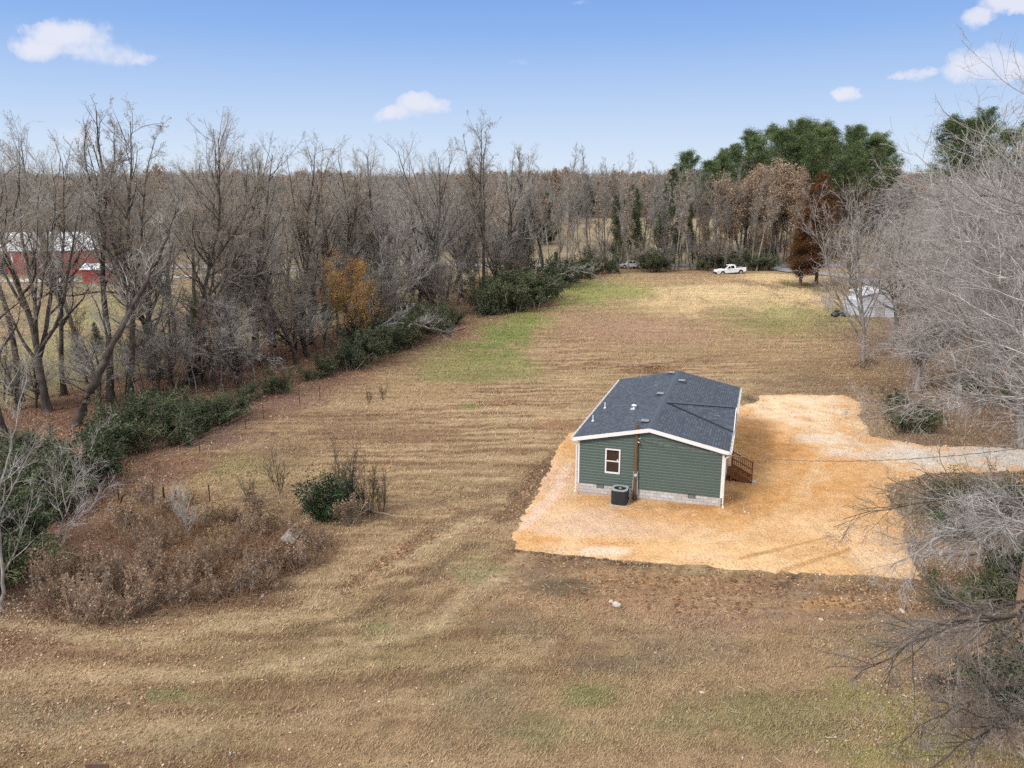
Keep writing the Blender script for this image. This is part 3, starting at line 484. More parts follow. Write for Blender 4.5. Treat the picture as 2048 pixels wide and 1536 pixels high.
def lap_wall(mb, pts_fn, z0, z1, clip, mat, h=.17, out=.026):
    """courses of dutch-lap siding; pts_fn(s, z, o) -> point; clip(z) -> (s0, s1)"""
    z = z0
    while z < z1 - 1e-4:
        t = min(z + h, z1); a = z + (t - z) * .66
        rows = [(z, out), (a, out), (t, 0.0)]
        for (za, oa), (zb, ob) in zip(rows[:-1], rows[1:]):
            (s0, s1), (t0, t1) = clip(za), clip(zb)
            if s1 - s0 < .01: continue
            mb.add([pts_fn(s0, za, oa), pts_fn(s1, za, oa), pts_fn(t1, zb, ob), pts_fn(t0, zb, ob)], [(0, 1, 2, 3)], mat)
        s0, s1 = clip(t); mb.add([pts_fn(s0, t, 0), pts_fn(s1, t, 0), pts_fn(s1, t, out), pts_fn(s0, t, out)], [(0, 1, 2, 3)], mat)
        z = t
def build_house():
    h = empty('house', HO, HR); setup(h, 'single-storey dark green sided house with blue-grey shingle roof on the gravel pad', 'house')
    m = MB(); m.box((.04, .04, -.8), (HW - .04, HL - .04, FZ), BLOCK); m.build('foundation', h)
    for px, py in [(1200, 972), (1383, 991)]:
        u, z = on_front(px, py); v = MB(); v.box((u - .20, .0, FZ - .22), (u + .20, .036, FZ - .03), DARKM)
        for k in range(4): v.box((u - .18, -.012, FZ - .20 + k * .045), (u + .18, -.002, FZ - .185 + k * .045), GREYM)
        v.build('crawl_vent', h)
    top = WZ + .02
    def gclip(z):
        if z <= WZ: return (.0, HW)
        d = (z - WZ) / SL; return (min(d, HW / 2), max(HW - d, HW / 2))
    w = MB()
    w.add([(.0, .002, FZ), (HW, .002, FZ), (HW, .002, WZ), (HW / 2, .002, WZ + RISE), (0, .002, WZ)], [(0, 1, 2, 3, 4)], SIDING)
    lap_wall(w, lambda s, z, o: (s, -o, z), FZ, WZ + RISE, gclip, SIDING)
    lap_wall(w, lambda s, z, o: (HW - s, HL + o, z), FZ, WZ + RISE, gclip, SIDING)
    lap_wall(w, lambda s, z, o: (-o, HL - s, z), FZ, WZ, lambda z: (0, HL), SIDING)
    lap_wall(w, lambda s, z, o: (HW + o, s, z), FZ, WZ, lambda z: (0, HL), SIDING)
    w.build('siding_wall', h)
    for x0, x1, y0, y1 in [(-.03, .09, -.035, .09), (HW - .09, HW + .03, -.035, .09), (-.03, .09, HL - .09, HL + .035), (HW - .09, HW + .03, HL - .09, HL + .035)]:
        c = MB(); c.box((x0, y0, FZ - .02), (x1, y1, WZ - .03), WHITE); c.build('corner_trim', h)
    # window
    (u0, zt), (u1, zb) = on_front(1212, 896), on_front(1239, 948); uc = (u0 + u1) / 2; ww, wh = .86, zt - zb; zc = (zt + zb) / 2
    win = MB(); f = .075; x0, x1, z0, z1 = uc - ww / 2, uc + ww / 2, zc - wh / 2, zc + wh / 2
    win.box((x0, -.06, z0), (x0 + f, -.003, z1), WHITE).box((x1 - f, -.06, z0), (x1, -.003, z1), WHITE).box((x0 + f, -.06, z1 - f), (x1 - f, -.003, z1), WHITE).box((x0 + f, -.075, z0), (x1 - f, -.003, z0 + f * 1.3), WHITE)
    win.box((x0 + f, -.05, zc - .03), (x1 - f, -.004, zc + .03), WHITE)
    wo = win.build('window', h)
    for a, b, dy in ((z0 + f * 1.3, zc - .03, -.03), (zc + .03, z1 - f, -.024)):
        g = MB(); g.box((x0 + f, dy - .004, a), (x1 - f, dy, b), GLASS); g.build('pane', wo)
    g = MB(); g.box((x1 - f - .11, -.045, zc + .05), (x1 - f - .04, -.029, zc + .13), WHITE); g.build('sticker', wo)
    # roof
    r = MB(); t = .05; y0, y1 = -OV, HL + OV; RZ = WZ + RT + RISE; ez = WZ + RT - SL * OV; mid = HW / 2
    lft = [(-OV, y0, ez), (mid, y0, RZ), (mid, y1, RZ), (-OV, y1, ez)]; rgt = [(mid, y0, RZ), (HW + OV, y0, ez), (HW + OV, y1, ez), (mid, y1, RZ)]
    for q in (lft, rgt):
        r.add([(a, b, c) for a, b, c in q] + [(a, b, c - t) for a, b, c in q], [(0, 1, 2, 3), (7, 6, 5, 4), (0, 4, 5, 1), (1, 5, 6, 2), (2, 6, 7, 3), (3, 7, 4, 0)], SH_Y)
    ro = r.build('roof', h)
    # low cross gable over the entry on the right-hand slope
    pu, pv, _ = on_roof(1334, 806, 1); _, vn, _ = on_roof(1457, 862, 1); gz = RZ - (pu - mid) * SL + .05; gu = HW + OV + .02; rise = gz - ez; hw = max(1.6, min(3.2, pv - vn if pv > vn else vn - pv))
    print('cross gable', pu, pv, vn, gz, hw)
    cg = MB(); ft = .03
    A, B, Cn, Cf = (pu, pv, gz), (gu, pv, gz), (gu, pv - hw, ez + ft), (gu, pv + hw, ez + ft)
    cg.add([A, (A[0], A[1], A[2] - .04), Cn, B, Cf, (gu, pv, ez - .05)], [(0, 2, 3), (0, 3, 4), (3, 2, 5), (4, 3, 5)], SH_X); cgo = cg.build('cross_gable', ro)
    vl = MB()
    for s_ in (-1, 1): vl.bar((pu, pv, gz + .012), (gu, pv + s_ * hw, ez + ft + .012), .16, .02, VALM)
    vl.build('valley_flashing', cgo); vl = MB(); vl.bar((pu, pv, gz + .02), (gu, pv, gz + .02), .26, .03, CAPM); vl.build('ridge_cap', cgo)
    cf = MB()
    for s_ in (-1, 1): cf.bar((gu + .03, pv, gz - .07), (gu + .03, pv + s_ * hw, ez - .07), .04, .15, WHITE)
    cf.add([(gu + .01, pv - hw, ez), (gu + .01, pv + hw, ez), (gu + .01, pv, gz - .03)], [(0, 1, 2)], SIDING); cf.build('gable_fascia', ro)
    cp = MB(); k = .17
    cp.add([(mid - k, y0 - .01, RZ - SL * k + .012), (mid, y0 - .01, RZ + .03), (mid + k, y0 - .01, RZ - SL * k + .012), (mid - k, y1 + .01, RZ - SL * k + .012), (mid, y1 + .01, RZ + .03), (mid + k, y1 + .01, RZ - SL * k + .012),
            (mid - k, y0 - .01, RZ - SL * k - .01), (mid + k, y0 - .01, RZ - SL * k - .01)], [(0, 1, 4, 3), (1, 2, 5, 4), (6, 1, 0), (1, 7, 2)], CAPM); cp.build('ridge_cap', ro)
    for yy, s_ in ((y0, -1), (y1, 1)):       # rake boards
        for a, b in (((-OV, yy, ez - t), (mid, yy, RZ - t)), ((HW + OV, yy, ez - t), (mid, yy, RZ - t))):
            f_ = MB(); p = [(a[0], yy - .0, a[2] - .17), (b[0], yy, b[2] - .17), (b[0], yy, b[2] + .045), (a[0], yy, a[2] + .045)]
            f_.add([(x, y + s_ * .005, z) for x, y, z in p] + [(x, y + s_ * .03, z) for x, y, z in p], [(0, 1, 2, 3), (7, 6, 5, 4), (0, 4, 5, 1), (1, 5, 6, 2), (2, 6, 7, 3), (3, 7, 4, 0)], WHITE)
            p = [(a[0], a[2] - .165), (b[0], b[2] - .165)]; ya, yb = (yy, 0.0) if s_ < 0 else (HL, yy)
            f_.add([(p[0][0], ya, p[0][1]), (p[1][0], ya, p[1][1]), (p[1][0], yb, p[1][1]), (p[0][0], yb, p[0][1])], [(0, 1, 2, 3)], WHITE); f_.build('rake_board', h)
    for sx_, x in ((-1, -OV), (1, HW + OV)):
        so_ = MB(); xi = 0 if sx_ < 0 else HW; so_.box((min(x, xi), 0.0, ez - .25), (max(x, xi), HL, ez - .22), WHITE); so_.box((x - .012, y0 + .035, ez - .25), (x + .012, y1 - .035, ez - .055), WHITE); so_.build('soffit', h)
        g = MB(); a = x + sx_ * .014; prof = [(a, ez - .17), (a + sx_ * .08, ez - .17), (a + sx_ * .12, ez - .05), (a + sx_ * .12, ez - .035), (a + sx_ * .105, ez - .035), (a + sx_ * .07, ez - .155), (a, ez - .155)]
        g.prism(prof, y0 + .01, y1 - .01, WHITE)
        for q in range(24): yy = y0 + .3 + q * (y1 - y0 - .6) / 23; g.box((min(a, a + sx_ * .115), yy - .012, ez - .045), (max(a, a + sx_ * .115), yy + .012, ez - .034), WHITE)
        g.build('gutter', h)
        d = MB(); gx = x + sx_ * .07; wx_ = (-.075 if sx_ < 0 else HW + .075)
        d.tube([(gx, -.13, ez - .17), (gx, -.13, ez - .24), (wx_, -.085, ez - .48), (wx_, -.085, .22), (wx_ + sx_ * .02, -.10, .10), (wx_ + sx_ * .05, -.24, .02)], .042, WHITE, 8); d.build('downspout', h)
    for px, py, sd_ in [(1290, 845, -1), (1320.5, 790, -1), (1343, 748, -1), (1363.5, 764, 1)]:
        u, v, z = on_roof(px, py, sd_); q = MB(); q.box((u - .2, v - .2, z - .02), (u + .2, v + .2, z + .11), DARKM); q.add([(u - .22, v - .2, z + .115), (u + .22, v - .2, z + .115), (u + .22, v + .2, z + .15), (u - .22, v + .2, z + .15)], [(0, 1, 2, 3)], VENTM)
        q.box((u - .3, v - .3, z - .03), (u + .3, v + .3, z + .012), CAPM); q.build('roof_vent', ro)
    for px, py, rd, hh in [(1186, 842, .035, .35), (1210, 816, .035, .35)]:
        u, v, z = on_roof(px, py, -1); q = MB(); q.tube([(u, v, z - .05), (u, v, z + hh)], rd, WHITE, 10); q.tube([(u, v, z - .02), (u, v, z + .06)], [.1, .05], WHITE, 12); q.build('vent_pipe', ro)
    u, v, z = on_roof(1268, 818, -1); q = MB(); q.tube([(u, v, z - .05), (u, v, z + .22)], .07, WHITE, 12); q.tube([(u, v, z + .22), (u, v, z + .25), (u, v, z + .31)], [.16, .15, .03], WHITE, 14); q.box((u - .2, v - .2, z - .03), (u + .2, v + .2, z + .012), GALV); q.build('flue_cap', ro)
    # electric service
    u, zt = on_front(1274, 884); q = MB(); q.tube([(u, -.07, 1.0), (u, -.07, zt - .1), (u, -.07, zt), (u + .05, -.12, zt + .06), (u + .16, -.16, zt + .02)], .028, WHITE, 8); q.tube([(u + .1, -.14, zt + .03), (u + .2, -.18, zt - .06), (u + .22, -.16, zt - .22)], .022, DARKM, 6); q.build('service_mast', h)
    q = MB(); q.box((u - .13, -.14, 1.15), (u + .13, -.02, 1.62), GREYM); q.tube([(u + .02, -.14, 1.42), (u + .02, -.22, 1.42)], .09, GALV, 14); q.build('electric_meter', h)
    q = MB(); q.box((u - .15, -.13, .22), (u + .15, -.02, 1.08), GREYM); q.tube([(u, -.07, -.1), (u, -.07, .23)], .03, GREYM, 8); q.build('breaker_box', h)
    # door on the entry side
    q = MB(); q.box((HW + .004, 3.1, FZ + .05), (HW + .05, 4.06, FZ + 2.1), WHITE); dq = q.build('door', h)
    q = MB(); q.tube([(HW + .05, 3.2, FZ + 1.0), (HW + .11, 3.2, FZ + 1.0)], .03, GALV, 8); q.build('handle', dq)
    return h
HOUSE = build_house()

def build_steps():
    gx, gy, _ = G(1494, 968); u1, v1 = W2H(gx, gy); print('step foot', u1, v1); u1 = max(u1, HW + 1.5)
    h = empty('entry_steps', H2W(0, 0, 0), HR); setup(h, 'brown wooden entry steps with slatted railings against the right wall of the green house', 'steps')
    v1 = max(v1, .9); v2 = v1 + 1.25; ul = HW + .32; n = 4; L = u1 - ul; tz0 = FZ
    def zl(u): return tz0 * (1 - (u - ul) / L)
    for v in (v1, v2):
        q = MB(); q.bar((ul, v, zl(ul) - .12), (u1 - .02, v, .05), .045, .26, WOODT); q.build('stringer', h)
        for u in (ul, u1): q = MB(); q.box((u - .045, v - .045, -.2), (u + .045, v + .045, max(0, zl(u)) + 1.02), WOODT); q.build('post', h)
        for hh in (.96, .52, .14): q = MB(); q.bar((ul, v, zl(ul) + hh), (u1, v, hh), .04 if hh < .9 else .11, .09 if hh < .9 else .04, WOODT); q.build('rail', h)
        nb = 10
        for k in range(1, nb): u = ul + L * k / nb; q = MB(); q.box((u - .018, v - .05, zl(u) + .06), (u + .018, v - .022, zl(u) + .95), WOODT); q.build('baluster', h)
    for k in range(n): q = MB(); u = ul + L * (k + .5) / n; z = tz0 * (1 - (k + .3) / n); q.box((u - .15, v1 + .03, z - .04), (u + .15, v2 - .03, z), WOODT); q.box((u - .15, v1 + .03, z - .17), (u - .13, v2 - .03, z - .04), WOODT); q.build('tread', h)
    q = MB(); q.box((HW + .035, v1 - .05, tz0 - .05), (ul + .02, v2 + .05, tz0), WOODT); q.build('landing', h)
    x, y, z = G(1505, 966); q = MB(); q.box((-.22, -.2, 0), (.22, .2, .06), simple('concrete', (.46, .44, .42), (.38, .36, .34), 6)); o = q.build('stepping_stone', None, .01, loc=(x, y, z + .05), rz=HR); setup(o, 'square grey concrete stepping stone on the gravel at the foot of the wooden steps', 'paver')
build_steps()

def build_ac():
    x, y, z = G(1239.5, 1008); h = empty('air_conditioner', (x, y, z + .05), HR); setup(h, 'dark grey air conditioning unit beside the block foundation of the green house', 'air conditioner')
    s = .43; H = .92; q = MB(); q.box((-.5, -.5, -.1), (.5, .5, .04), simple('pad_concrete', (.45, .42, .38))); q.build('base', h)
    k = .10; prof = [(-s + k, -s), (s - k, -s), (s, -s + k), (s, s - k), (s - k, s), (-s + k, s), (-s, s - k), (-s, -s + k)]
    c = MB(); c.prism(prof, .04, H - .06, DARKM, 'z')
    for i in range(8):
        (ax, ay), (bx, by) = prof[i], prof[(i + 1) % 8]; n = max(2, int(math.hypot(bx - ax, by - ay) / .035))
        for j in range(n): t = (j + .5) / n; px, py = ax + (bx - ax) * t, ay + (by - ay) * t; c.box((px * 1.012 - .006, py * 1.012 - .006, .08), (px * 1.012 + .006, py * 1.012 + .006, H - .1), GREYDK)
    c.build('cabinet', h)
    t = MB(); n = 32; vs = []; sq = []
    for i in range(n):
        a = 2 * math.pi * i / n; ca, sa = math.cos(a), math.sin(a); m_ = min(1 / max(abs(ca), abs(sa)), 1.18) * s * 1.03; vs += [(ca * m_, sa * m_, H - .06), (ca * m_, sa * m_, H), (ca * s * .82, sa * s * .82, H), (ca * s * .78, sa * s * .78, H - .13)]
    for i in range(n): a, b = 4 * i, 4 * ((i + 1) % n); sq += [(a, b, b + 1, a + 1), (a + 1, b + 1, b + 2, a + 2), (a + 2, b + 2, b + 3, a + 3)]
    t.add(vs, sq, GREYM); t.build('top_rim', h)
    g = MB(); g.add([(s * .79 * math.cos(2 * math.pi * i / n), s * .79 * math.sin(2 * math.pi * i / n), H - .16) for i in range(n)], [tuple(range(n))], DARKM)
    for a in range(12): aa = a * math.pi / 6; g.bar((.06 * math.cos(aa), .06 * math.sin(aa), H - .02), (s * .84 * math.cos(aa + .4), s * .84 * math.sin(aa + .4), H - .01), .01, .01, DARKM)
    for rr in (.12, .22, .31): g.tube([(rr * math.cos(i * math.pi / 12), rr * math.sin(i * math.pi / 12), H - .015) for i in range(25)], .006, DARKM, 5)
    g.tube([(0, 0, H - .12), (0, 0, H - .01)], .09, GREYM, 12); g.build('fan_guard', h)
    q = MB(); p0 = W2H(x, y); q.tube([(s, .1, .25), (s + .25, .15, .12), (s + .4, .55, .12), (s + .4, .95 - 0, .35)], .022, DARKM, 6); q.build('refrigerant_line', h)
GREYDK = simple('dark_grey_metal', (.035, .038, .044), (.05, .053, .06), 4, .5, .4)
build_ac()

WIREM = simple('weathered_cable', (.22, .19, .16), (.07, .06, .05), 2.2, .6, .3, stretch=(2, 2, 2))
def build_poles():
    x, y, z = G(1269, 1001); top = HT(y, 849, 0); h = empty('utility_pole', (x, y, 0)); setup(h, 'slim brown wooden utility pole standing in front of the green gable wall', 'pole')
    q = MB(); q.tube([(0, 0, -.3), (0, 0, .4), (0, 0, top)], [.14, .13, .095], POLEM, 12); q.build('shaft', h); hz = HT(y, 877, 0)
    q = MB(); q.tube([(.08, -.05, hz), (.2, -.08, hz + .02)], .03, GALV, 8); q.build('cable_bracket', h)
    x2, y2, z2 = G(2034, 1243); h2 = empty('utility_pole', (x2, y2, z2)); setup(h2, 'light brown wooden utility pole among the white branches at the right edge', 'pole')
    H2 = HT(y2, 884, z2); q = MB(); q.tube([(0, 0, -.3), (0, 0, .15), (.03, 0, 3), (.06, 0, H2 + .6)], [.17, .165, .155, .12], POLEL, 14); q.build('shaft', h2)
    q = MB(); q.tube([(0, 0, H2 - .1), (-.25, -.3, H2), (-.3, -.35, H2 - .02)], .04, GALV, 8); q.tube([(-.3, -.35, H2 - .12), (-.3, -.35, H2 + .02), (-.3, -.35, H2 + .08)], [.2, .17, .05], WHITE, 14); q.build('yard_light', h2)
    a, b = np.array([x + .2, y - .1, hz]), np.array([x2 + .03, y2 + .1, z2 + H2 - .15]); w = MB(); P = []
    for i in range(61): t = i / 60; p = a + (b - a) * t; p[2] -= .95 * 4 * t * (1 - t); P.append(p)
    w.tube(P, .012, WIREM, 5); P2 = []
    for i in range(601): t = i / 600; p = a + (b - a) * t; p[2] -= .95 * 4 * t * (1 - t); an = t * 190; p = p + np.array([0, math.cos(an), math.sin(an)]) * .022; P2.append(p)
    w.tube(P2, .008, WIREM, 4); o = w.build('power_cable'); setup(o, 'twisted grey service cable sagging from the slim pole across the orange gravel', 'cable')
build_poles()

# ------------------------------------------------------------------ vehicles
CARW = simple('white_car_paint', (.80, .81, .83), (.76, .77, .80), 1, .25, .5); CARG = simple('silver_paint', (.62, .64, .67), (.58, .6, .62), 1, .25, .5)
TYRE = simple('tyre_rubber', (.02, .02, .02), (.03, .03, .03), 4, .9); RIM = simple('wheel_rim', (.42, .40, .38), (.5, .48, .45), 3, .4, .5); REDL = simple('red_lens', (.35, .02, .02), (.3, .02, .02), 2, .3, .5)
BLK = simple('black_plastic', (.02, .02, .022), (.03, .03, .03), 3, .6)
def wheel(p, x, y, r, w, z=None):
    z = r if z is None else z; q = MB(); s = 1 if y > 0 else -1; n = 22
    prof = [(r * .62, s * w / 2), (r * .93, s * w / 2), (r, s * w * .36), (r, -s * w * .36), (r * .93, -s * w / 2), (r * .3, -s * w / 2)]
    vs = [(x + a * math.cos(2 * math.pi * i / n), y + b, z + a * math.sin(2 * math.pi * i / n)) for a, b in prof for i in range(n)]
    fs = [(j * n + i, j * n + (i + 1) % n, (j + 1) * n + (i + 1) % n, (j + 1) * n + i) for j in range(len(prof) - 1) for i in range(n)]
    q.add(vs, fs, TYRE); wo = q.build('wheel', p)
    q = MB(); q.tube([(x, y + s * w * .30, z), (x, y + s * w * .36, z)], [r * .62, r * .5], RIM, 20)
    for k in range(5): a = 2 * math.pi * k / 5; q.bar((x, y + s * w * .40, z), (x + r * .6 * math.cos(a), y + s * w * .42, z + r * .6 * math.sin(a)), .09, .04, RIM)
    q.build('rim', wo)
def arch(xc, r, zb, n=9):      # points of a wheel arch cut, going from front to rear along the sill
    return [(xc - r * math.cos(math.pi * i / n), zb + r * math.sin(math.pi * i / n)) for i in range(n + 1)]
def body_shell(q, outline, wid, tumble, mat, zbelt):
    """side outline extruded; points above the belt lean inwards; crowned sides"""
    n = len(outline); ys = [-wid / 2, -wid / 2 + .05, wid / 2 - .05, wid / 2]
    vs = []
    for y in ys:
        for a, b in outline:
            k = max(0, b - zbelt) * tumble; yy = y - math.copysign(k, y); s_ = .985 if abs(y) > wid / 2 - .01 else 1.0
            vs.append((a * s_, yy, b if abs(y) < wid / 2 - .01 else b - .02 * (b > .5)))
    fs = []
    for j in range(3): fs += [(j * n + i, (j + 1) * n + i, (j + 1) * n + (i + 1) % n, j * n + (i + 1) % n) for i in range(n)]
    fs += [tuple(range(n)), tuple(range(4 * n - 1, 3 * n - 1, -1))]; q.add(vs, fs, mat)
def pickup(loc, rz, tilt, label):
    h = empty('pickup_truck', loc, rz); h.rotation_euler = (0, tilt, rz); setup(h, label, 'truck')   # front towards -x
    W_ = 1.85; q = MB()
    low = [(-2.6, .42)] + [(-2.6, .80), (-2.45, 1.02), (-1.25, 1.13), (-.55, 1.14), (.62, 1.14), (.62, 1.16), (.72, 1.16)] + [(2.55, 1.14), (2.6, .60), (2.5, .5)]
    sill = arch(1.62, .45, .44)[::-1] + arch(-1.66, .45, .44)[::-1]
    body_shell(q, low + sill, W_, 0, CARW, 9); q.build('body', h, .02)
    c = MB(); cab = [(-1.30, 1.10), (-.45, 1.68), (-.25, 1.74), (.55, 1.75), (.68, 1.70), (.74, 1.12)]; body_shell(c, cab, W_ - .04, .28, CARW, 1.1); c.build('cab', h, .03)
    for s_ in (-1, 1):
        def yy(z): return s_ * (W_ / 2 - .02 - max(0, z - 1.1) * .28 + .012)
        for nm, P in (('front_window', [(-.98, 1.17), (-.42, 1.58), (-.30, 1.62), (-.24, 1.62), (-.24, 1.17)]), ('rear_window', [(-.14, 1.17), (-.14, 1.62), (.40, 1.62), (.46, 1.17)])):
            g = MB(); g.add([(a, yy(b), b) for a, b in P], [tuple(range(len(P)))], GLASS); g.build('side_window', h)
        g = MB(); g.box((-.82, s_ * (W_ / 2 + .02) - .02, 1.12), (-.68, s_ * (W_ / 2 + .14), 1.27), CARW); g.build('mirror', h)
        g = MB(); g.box((-2.60, s_ * .88 - .14, .78), (-2.44, s_ * .88 + .03 * (s_ > 0) - .0, .95), GALV); g.build('headlight', h)
        g = MB(); g.box((2.52, s_ * .82 - .07, .72), (2.612, s_ * .82 + .09, 1.04), REDL); g.build('tail_light', h)
        for dx in (-.20, .70):
            g = MB(); g.box((dx - .012, s_ * (W_ / 2 + .0) - .004, .5), (dx + .004, s_ * (W_ / 2) + .004, 1.12), BLK); g.build('door_gap', h)
        for a in (.02, .12): pass
        for a in (-.34, .5):
            g = MB(); g.box((a - .1, s_ * (W_ / 2 + .012) - .012, .99), (a + .04, s_ * (W_ / 2 + .012) + .012, 1.03), BLK); g.build('door_handle', h)
        wheel(h, -1.66, s_ * .80, .38, .25); wheel(h, 1.62, s_ * .80, .38, .25)
    g = MB(); g.add([(-1.27, -.72, 1.16), (-1.27, .72, 1.16), (-.50, .66, 1.67), (-.50, -.66, 1.67)], [(0, 1, 2, 3)], GLASS); g.build('windscreen', h)
    g = MB(); g.box((.80, -.78, 1.165), (2.50, .78, 1.172), BLK); g.box((.78, -.86, 1.15), (2.55, -.78, 1.20), CARW); g.box((.78, .78, 1.15), (2.55, .86, 1.20), CARW); g.build('bed', h)
    g = MB(); g.box((-2.72, -.88, .45), (-2.55, .88, .68), GREYDK); g.build('front_bumper', h); g = MB(); g.box((2.58, -.86, .46), (2.78, .86, .66), GREYDK); g.build('rear_bumper', h)
def build_vehicles():
    x, y, z = AT(1460, 138.0); z = HTZ(y, 549.5); pickup((x, y, z + .0), R(8), R(-3.5), 'white crew cab pickup truck parked on the grass crest near the road')
    x, y, z = AT(1262, 146); h = empty('parked_car', (x, y, z + .05), R(4)); setup(h, 'pale silver sedan half hidden behind the roadside brush', 'car')
    q = MB(); low = [(-2.3, .4), (-2.35, .7), (-1.9, .85), (-1.0, .95), (1.5, .97), (2.25, .93), (2.3, .5), (2.2, .38)] + arch(1.35, .38, .38)[::-1] + arch(-1.4, .38, .38)[::-1]; body_shell(q, low, 1.78, 0, CARG, 9); q.build('body', h, .02)
    q = MB(); body_shell(q, [(-1.15, .92), (-.45, 1.38), (.55, 1.42), (1.5, .95)], 1.68, .35, CARG, .95); q.build('cab', h, .03)
    for s_ in (-1, 1):
        def yy(z): return s_ * (.84 - max(0, z - .95) * .35 + .01)
        for P in ([(-.85, .98), (-.38, 1.31), (.02, 1.33), (.02, .98)], [(.10, .98), (.10, 1.33), (.52, 1.35), (1.15, 1.0)]):
            g = MB(); g.add([(a, yy(b), b) for a, b in P], [tuple(range(4))], GLASS); g.build('side_window', h)
        wheel(h, -1.4, s_ * .78, .32, .2); wheel(h, 1.35, s_ * .78, .32, .2)
def HTZ(y, py): u = (768 - py) / F; return CH + y * (-sP + u * cP) / (cP + u * sP)
build_vehicles()

# ------------------------------------------------------------------ outbuildings
BARNR = simple('red_metal_siding', (.46, .055, .042), (.36, .042, .034), 1.4, .6, .3, stretch=(3, 3, .3)); METR = simple('white_metal_roofing', (.74, .77, .82), (.66, .69, .74), .6, .4, .4)
SHR = simple('grey_white_roof', (.55, .56, .60), (.46, .47, .50), 2); FENM = simple('grey_white_boards', (.38, .37, .36), (.26, .25, .24), 3); WSID = simple('white_weathered_siding', (.60, .62, .68), (.50, .52, .57), 2, .7, .2, stretch=(.4, .4, 6))
def gabled(h, L, Wd, eh, rise, wallm, roofm, ov=.3, seams=True):
    """box with a gable roof, ridge along x; origin at the near-left corner"""
    w = MB(); w.add([(0, 0, -.4), (L, 0, -.4), (L, Wd, -.4), (0, Wd, -.4), (0, 0, eh), (L, 0, eh), (L, Wd, eh), (0, Wd, eh), (0, Wd / 2, eh + rise), (L, Wd / 2, eh + rise)],
                    [(0, 1, 5, 4), (1, 2, 6, 9, 5), (2, 3, 7, 6), (3, 0, 4, 8, 7)], wallm)
    for k in range(int(L / .9)): w.box((k * .9 + .4, -.03, 0), (k * .9 + .45, -.002, eh), wallm)
    w.build('wall', h); sl = rise / (Wd / 2); r = MB(); e = eh - sl * ov
    for a, b in ((-ov, Wd / 2), (Wd + ov, Wd / 2)):
        q = [(-ov, a, e + .02), (L + ov, a, e + .02), (L + ov, b, eh + rise + .02), (-ov, b, eh + rise + .02)]
        r.add(q + [(x, y, z + .08) for x, y, z in q], [(0, 1, 2, 3), (7, 6, 5, 4), (0, 4, 5, 1), (1, 5, 6, 2), (2, 6, 7, 3), (3, 7, 4, 0)], roofm)
        if seams:
            for k in range(int(L / 1.2)): x = k * 1.2 + .3; r.bar((x, a, e + .12), (x, b, eh + rise + .12), .06, .05, roofm)
    return r.build('roof', h)
def build_barns():
    x, y, z = AT(-95, 150); h = empty('red_barn', (x, y, z - .3), R(9)); setup(h, 'long red barn with a white metal roof seen through the bare trees', 'barn')
    L = AT(176, 148)[0] - x; gabled(h, L, 11, 4.9, 3.0, BARNR, METR, .4)
    d = MB(); d.box((L * .665, -.06, 1.6), (L * .71, -.035, 2.9), WSID); d.build('window', h)
    t = MB(); t.box((L - .12, -.08, -.2), (L + .05, .1, 4.5), WHITE); t.build('corner_trim', h); t = MB(); t.box((L * .40, -.10, -.2), (L * .41, -.04, 4.4), WHITE); t.build('door_post', h)
    d = MB(); d.box((L * .02, -.07, 0), (L * .36, -.034, 3.6), BLK); d.build('door', h)  # flat black panel painting the dark of an open doorway
    x, y, z = AT(166, 138); h = empty('red_shed', (x, y, z - .2), R(6)); setup(h, 'small red shed with a white metal roof beside the long red barn', 'shed')
    L2 = AT(221, 138)[0] - x; gabled(h, L2, 5, 2.6, .75, BARNR, METR, .3); d = MB(); d.box((L2 * .3, -.06, 0), (L2 * .6, -.034, 2.0), BARNR); d.build('door', h)
    x, y, z = AT(1724, 99); h = empty('white_shed', (x, y, z - .1), R(82) - math.pi / 2); setup(h, 'weathered white shed with a low gable behind the pale branches', 'shed')
    w = MB(); Wd, D, e, r = 4.1, 6.0, 2.75, .55
    w.add([(0, 0, -.4), (Wd, 0, -.4), (Wd, D, -.4), (0, D, -.4), (0, 0, e), (Wd, 0, e), (Wd, D, e), (0, D, e), (Wd / 2, 0, e + r), (Wd / 2, D, e + r)], [(0, 1, 5, 8, 4), (1, 2, 6, 5), (2, 3, 7, 9, 6), (3, 0, 4, 7)], WSID)
    for k in range(14): w.box((.0, -.03, .1 + k * .2), (Wd, -.004, .13 + k * .2), WSID)
    w.build('wall', h); q = MB(); q.box((Wd * .36, -.06, 0), (Wd * .64, -.032, 2.0), FENM); q.build('door', h); q = MB()
    for s_ in (-1, 1): q.bar((Wd / 2, D / 2, e + r + .03), (Wd / 2 + s_ * (Wd / 2 + .25), D / 2, e - .05 + .03), D + .5, .07, SHR)
    q.build('roof', h); q = MB(); q.box((-1.35, .6, -.3), (-.02, 4, 2.2), WSID); q.build('lean_to', h)
    # white board fence by the drive
    f0, f1 = AT(1643, 108), AT(1662, 99); h = empty('white_fence', f0); setup(h, 'short white plank fence beside the drive at the rust coloured tree', 'fence')
    dx, dy = f1[0] - f0[0], f1[1] - f0[1]
    for k in range(6):
        t = k / 5; q = MB(); q.box((dx * t - .07, dy * t - .07, -.3), (dx * t + .07, dy * t + .07, 1.25), FENM); q.build('post', h)
    for zz in (.4, 1.1): q = MB(); q.bar((0, 0, zz), (dx, dy, zz), .03, .09, FENM); q.build('rail', h)
build_barns()

